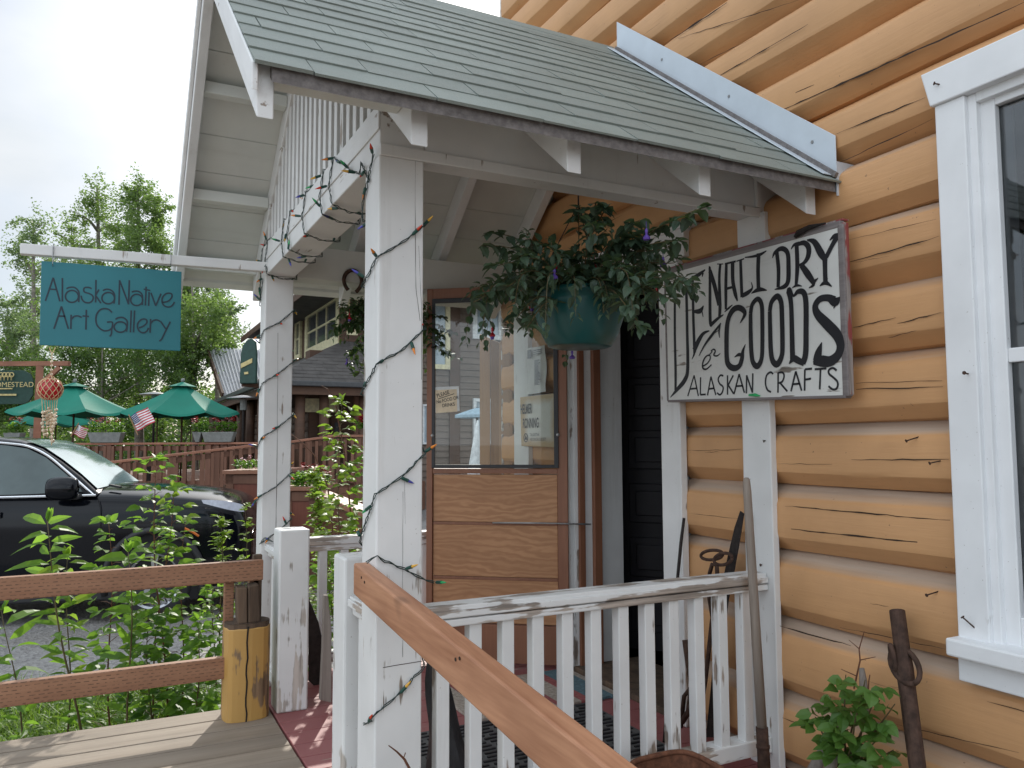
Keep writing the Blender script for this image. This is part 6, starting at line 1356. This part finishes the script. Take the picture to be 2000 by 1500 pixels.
for px in (586, 633, 710): 
    x = PY(px, 800, EYB+.3).x; m = MB(); m.tube([(x, EYB+.3, .2), (x, EYB+.3, ez-.14)], .11, 12); m.build('porch_post', M['log_dark'], lo, smooth=True)
for k in range(8): x, y = EXL+.25, EYB+.4+1.7*k; m = MB(); m.tube([(x, y, .2), (x, y, ez-.14)], .11, 12); m.build('porch_post', M['log_dark'], lo, smooth=True)
dx0, dx1 = PY(616, 800, Cy).x, PY(664, 800, Cy).x
m = MB(); m.box(EXL+1.3, XSd-.01, Cy-.2, Cy+.3, GZ, wz1-.3); m.build('porch_wall', M['log_dark'], lo)
m = MB(); z = .3
for k in range(9): m.tube([(EXL+1.28, Cy-.15, z), (EXL+1.28, Cy+9, z)], .11, 8); z += .215
m.build('log_courses', M['siding'], lo, smooth=True)
m = MB(); m.box(dx0-.4, dx1-.1, Cy-.28, Cy-.2, 1.95, 2.28); m.build('door_header', M['cream'], lo)
for k in range(2):
    a = dx0 + (dx1-dx0)*k/2; m = MB(); m.box(a+.03, a+(dx1-dx0)/2-.03, Cy-.27, Cy-.2, .25, 1.9); d_ = m.build('door', M['log_dark'], lo, bevel=.02); m = MB(); m.box(a+.2, a+(dx1-dx0)/2-.2, Cy-.285, Cy-.271, .6, 1.7); m.build('pane', M['glass_dark'], d_)
x0, x1 = PY(690, 800, EYB+1).x, PY(735, 800, EYB+1).x; m = MB(); m.box(x0, x1, EYB+.9, EYB+1.0, .2, 2.3); m.build('red_board', M['brown_rail'], lo)
# dark green arched sign standing on the porch roof edge
sx0, sx1, ys2 = PY(466,700,17.9).x, PY(497,700,17.9).x, 17.9
b0, b1 = gx(466, 17.2, 0), gx(497, 17.2, 0); zz = lambda py: 1.188+(866-py)/F*17.2
t = thing('roof_sign', 'dark green arched sign board with a cream band standing at the lodge roof corner', 'sign', tuple(gx(482,17.2,zz(745)))); m = MB()
m.prism([gx(x, 17.2, zz(y)) for x, y in ((465,748),(466,690),(470,672),(479,661),(487,658),(494,664),(497,690),(497,748))][::-1], hf_*.12); m.build('board', M['sign_green'], t, bevel=.02)
m = MB(); m.prism([gx(x, 17.18, zz(y)) for x, y in ((467,718),(489,707),(489,698),(467,709))], hf_*.02); m.build('name_band', M['gold'], t)
m = MB(); m.beam(gx(474,17.18,zz(728)), gx(482,17.18,zz(727)), .01, .05); m.build('lettering', M['gold'], t)
m = MB(); m.box(0,0,0,0,0,0) if False else m.beam(gx(470,17.32,zz(748)), gx(520,17.6,zz(752)), .08, .10); m.build('foot_beam', M['log_dark'], t)
# cabin with steep grey metal roof
t = thing('metal_roof_cabin', 'dark cabin with a steep grey ribbed metal roof beyond the right umbrella', 'cabin', tuple(gx(460,27,GZ))); d1, d2 = 27, 30.5; zc = lambda y, d: 1.188+(866-y)/F*d
a, b = gx(436, d1, zc(772,d1)), gx(640, d1, zc(772,d1)); c_, d_ = gx(402, d2, zc(679,d2)), gx(640, d2, zc(686,d2)); m = MB(); m.add([a, b, d_, c_], [(0,1,2,3)])
for k in range(34): f = k/33; p, q = a.lerp(b, f), c_.lerp(d_, f); m.beam(p+V((0,0,.03)), q+V((0,0,.03)), .05, .06)
back = c_ + hf_*3.2 - V((0,0,3.0)) ; m.add([c_, d_, d_+hf_*3.2-V((0,0,3)), back], [(0,1,2,3)]); m.build('roof', M['metal_roof'], t)
m = MB(); a2, c2 = a-V((0,0,.12))+hr_*.15, c_-V((0,0,.12))+hr_*.12; m.add([V((a2.x,a2.y,GZ)), a2, c2, V((back.x,back.y,GZ)), back], [(0,1,2,4,3)]); m.add([V((a2.x,a2.y,GZ)), a2, b-V((0,0,.12)), V((b.x,b.y,GZ))], [(0,1,2,3)]); m.build('wall', M['log_dark'], t)
m = MB(); m.beam(a+hr_*-.05, c_+hr_*-.05, .08, .22); m.build('rake_board', M['log_dark'], t)
# plank screen and pale blue parasol seen through the door pane
t = thing('plank_screen', 'raw pine plank screen standing past the wall corner, seen through the door pane', 'screen', tuple(PD(965,900,5.15)))
def pz(px, py, d): return PD(px, py, d)
for xa_, ya_, xb_, yb_, da_, db_, mt_ in ((937,652,957,660.5,5.3,5.205,'plank'),(958,661,979,671,5.19,5.1,'plank_dark')):
    m = MB(); q = [pz(xa_,ya_,da_), pz(xb_,yb_,db_), pz(xb_,910,db_), pz(xa_,910,da_)]; q[2].z = q[3].z = -.02; m.prism(q[::-1], hf_*.04); m.build('plank', M[mt_], t, bevel=.004)
m = MB(); q = [pz(980,671,5.1), pz(1001,640,4.95), pz(1001,910,4.95), pz(980,910,5.1)]; q[2].z = q[3].z = -.02; m.prism(q[::-1], V((-.012,.02,0))); m.build('plank', M['plank'], t, bevel=.003)
t = thing('blue_parasol', 'pale blue parasol before the grey brown siding, seen through the door pane', 'umbrella', tuple(gx(932,14,.2)));  o = gx(932, 14, 0); zt_, zr_ = 1.188+(866-797)/F*14, 1.188+(866-812)/F*14; R_ = 47/F*14; m = MB(); m.lathe([(0,zt_),(R_*.5,(zt_*.52+zr_*.48)),(R_,zr_),(R_,zr_-.05)], (o.x,o.y,0), 8); m.build('canopy', M['blue_canvas'], t); m = MB(); m.tube([(o.x,o.y,GZ),(o.x,o.y,zt_)], .025, 8); m.build('pole', M['iron'], t)
t = thing('folded_parasol', 'furled white parasol leaning before the siding, seen through the door pane', 'umbrella', tuple(gx(926,13,GZ))); a, b = gx(933, 13, 1.188+(866-822)/F*13), gx(922, 13, .2); m = MB(); m.tube([a, a.lerp(b,.2), a.lerp(b,.8), b], [.015,.05,.13,.14], 10); m.build('canopy', M['sage'], t, smooth=True); m = MB(); m.tube([b, gx(921,13,GZ)], .025, 8); m.build('pole', M['iron'], t)

# ================================================================ trees
random.seed(5); m = MB()                                     # far wood that reads as one mass
for k in range(2600):
    px = U(-420, 900); d = U(48, 60); z = GZ + U(0, 1)**1.2*(4.6 + 1.6*math.sin(px*.021) + .9*math.sin(px*.06)); q = gx(px, d, z); cr = U(.4, .9)
    for j_ in range(22):
        p = q + V((random.gauss(0,1), random.gauss(0,1), random.gauss(0,1)))*cr*.5; a_ = rdir(U(-1,1)); e_ = a_.orthogonal().normalized(); s_ = U(.10,.2); m.add([p-a_*s_, p+e_*s_*.6, p+a_*s_, p-e_*s_*.6], [(0,1,2,3)])
m.build('far_wood', M['tree_c'], kind='stuff')
m = MB()
for k in range(700):                                         # hedge and undergrowth right behind the deck
    px = U(-260, 560); d = U(36, 41); z = GZ + U(0, 1)*(2.3 + .5*math.sin(px*.03)); q = gx(px, d, z); cr = U(.35, .7)
    for j_ in range(34):
        p = q + V((random.gauss(0,1), random.gauss(0,1), random.gauss(0,1)))*cr*.5; a_ = rdir(U(-1,1)); e_ = a_.orthogonal().normalized(); s_ = U(.07,.13); m.add([p-a_*s_, p+e_*s_*.6, p+a_*s_, p-e_*s_*.6], [(0,1,2,3)])
m.build('undergrowth', M['leaf_far'], kind='stuff')
def tree(label, px, d, ybase, crowns, mat, seed, nleaf, ls, name='birch_tree', lean=0, limbs=7, grp='tall trees beyond the restaurant deck'):
    """crowns: list of (px, py, half width px, half height px, share) clumps at distance d"""
    random.seed(seed); o = gx(px, d, GZ); t = thing(name, label, 'tree', tuple(o), group=grp); m = MB(); top = min(crowns, key=lambda c_: c_[1]-c_[3]); tp = PD(top[0], top[1]-top[3]*.6, d)
    spine = [V(o), V(o).lerp(tp, .3)+hr_*lean, V(o).lerp(tp, .65), tp]; sp_ = smooth_pts([tuple(p) for p in spine], 6); hgt = (tp-V(o)).length; m.tube(sp_, [hgt*.017*(1-.9*i/len(sp_))+.008 for i in range(len(sp_))], 8)
    lf = MB(); tot = sum(c_[4] for c_ in crowns)
    for (cx_, cy_, hw, hh, sh) in crowns:
        c_ = PD(cx_, cy_, d + U(-1.2, 1.2)); rw, rh = hw/F*d, hh/F*d; s0 = V(sp_[int(len(sp_)*U(.35,.8))]); s0 = min((V(p) for p in sp_), key=lambda p: (p-c_).length + abs(p.z-(c_.z-rh*1.2))*.8)
        m.tube([s0, s0.lerp(c_, .5)+V((0,0,.15*rw)), c_], [hgt*.006, hgt*.004, hgt*.0015], 5)
        nb = max(8, int(nleaf*sh/tot/110))
        for b_ in range(nb):
            th, ph = U(0, 6.283), math.acos(U(-1, 1)); rr = U(.35, 1)**.6; q = c_ + hr_*(rw*rr*math.sin(ph)*math.cos(th)) + hf_*(min(rw, 2.4)*rr*math.sin(ph)*math.sin(th)) + V((0,0,rh*rr*math.cos(ph)))
            if b_ % 3 == 0: m.tube([c_.lerp(q, .15), c_.lerp(q, .6)+V((0,0,.05)), q], [hgt*.0016, hgt*.0012, .004], 4)
            cr = U(.16, .42)*(.5+.5*min(1.4, rw)); ax_ = (q-c_).normalized() if (q-c_).length > .01 else V((0,0,1)); ax_ = (ax_ + V((0,0,U(-.9,.3)))).normalized()
            for k in range(int(110*U(.5,1.3))):
                p = q + ax_*U(-1, 1)*cr*1.5 + V((random.gauss(0,1), random.gauss(0,1), random.gauss(0,1)))*cr*.42; a = rdir(U(-1,1)); e_ = a.orthogonal().normalized(); e_ = (e_*math.cos(U(0,6))+a.cross(e_)*math.sin(U(0,6))).normalized(); s_ = ls*U(.6,1.3)
                lf.add([p-a*s_, p+e_*s_*.55, p+a*s_, p-e_*s_*.55], [(0,1,2,3)])
    m.build('trunk', M['bark'], t, smooth=True); lf.build('crown', M[mat], t); return t
tree('tall birch with a sparse upper crown rising behind the teal sign', 205, 33, 800, [(190,385,34,38,.5),(160,420,30,30,.35),(225,440,30,40,.5),(150,480,45,40,.8),(205,520,60,50,1.2),(120,560,50,60,1),(160,640,80,60,1.6)], 'tree_a', 11, 20000, .055)
tree('dense birch beside the porch roof edge, tallest behind the sign', 275, 31, 800, [(270,400,42,48,1),(305,420,28,50,.7),(260,470,55,50,1.2),(310,500,45,60,1.1),(280,570,70,60,1.6),(330,620,70,70,1.6),(250,680,80,60,1.5)], 'tree_a', 12, 34000, .055)
tree('pale thin leaved poplar at the left behind the arm of the sign', 70, 36, 800, [(65,450,40,36,.6),(45,500,28,45,.6),(90,520,36,50,.6),(60,590,40,60,.9),(95,650,50,50,1)], 'tree_b', 13, 11000, .06, 'poplar_tree')
tree('distant pale poplar at the left edge of the photo', 15, 46, 800, [(15,610,36,34,.6),(40,640,40,40,.7),(0,670,50,50,.9),(60,690,50,50,.9)], 'tree_b', 14, 11000, .075, 'poplar_tree')
tree('leafy birch showing between the far post and the teal sign', 385, 30, 800, [(375,575,40,45,1),(405,620,45,50,1.2),(370,670,60,60,1.4),(420,680,40,40,.9)], 'tree_a', 15, 16000, .055)
tree('airy birch with drooping sprays right of the teal sign', 430, 34, 800, [(420,580,35,36,.5),(448,620,30,30,.45),(440,655,36,28,.6),(400,640,36,40,.7)], 'tree_b', 16, 7500, .06)
tree('dark leafy tree filling the gap above the green umbrellas', 200, 29, 840, [(130,720,60,50,1),(200,710,70,60,1.3),(280,720,70,55,1.2),(230,770,80,45,1.2),(150,780,60,40,1),(330,730,60,50,1),(370,700,40,50,.8)], 'tree_c', 17, 26000, .055)
tree('dark leafy tree at the left behind the green post sign', 20, 30, 840, [(20,720,50,50,1),(60,760,50,45,1),(-10,770,50,50,1),(30,810,60,35,1)], 'tree_c', 18, 14000, .06)
tree('low shaded tree under the umbrellas at the back of the deck', 330, 38, 850, [(250,810,60,40,1),(330,800,70,40,1),(400,800,50,45,1),(150,815,60,35,1)], 'tree_c', 19, 14000, .07)
tree('broad dark birch standing left of the parked car, outside the photo', -950, 15, 820, [(-1000,300,200,260,1),(-850,450,200,200,1),(-1150,480,200,220,1),(-950,600,300,200,1.3)], 'tree_c', 20, 12000, .09)
tree('tall dark birch left of the parked car, outside the photo', -1900, 19, 820, [(-1900,200,300,300,1),(-1700,450,300,250,1),(-2100,450,260,250,1),(-1900,650,400,200,1.2)], 'tree_c', 22, 12000, .10)
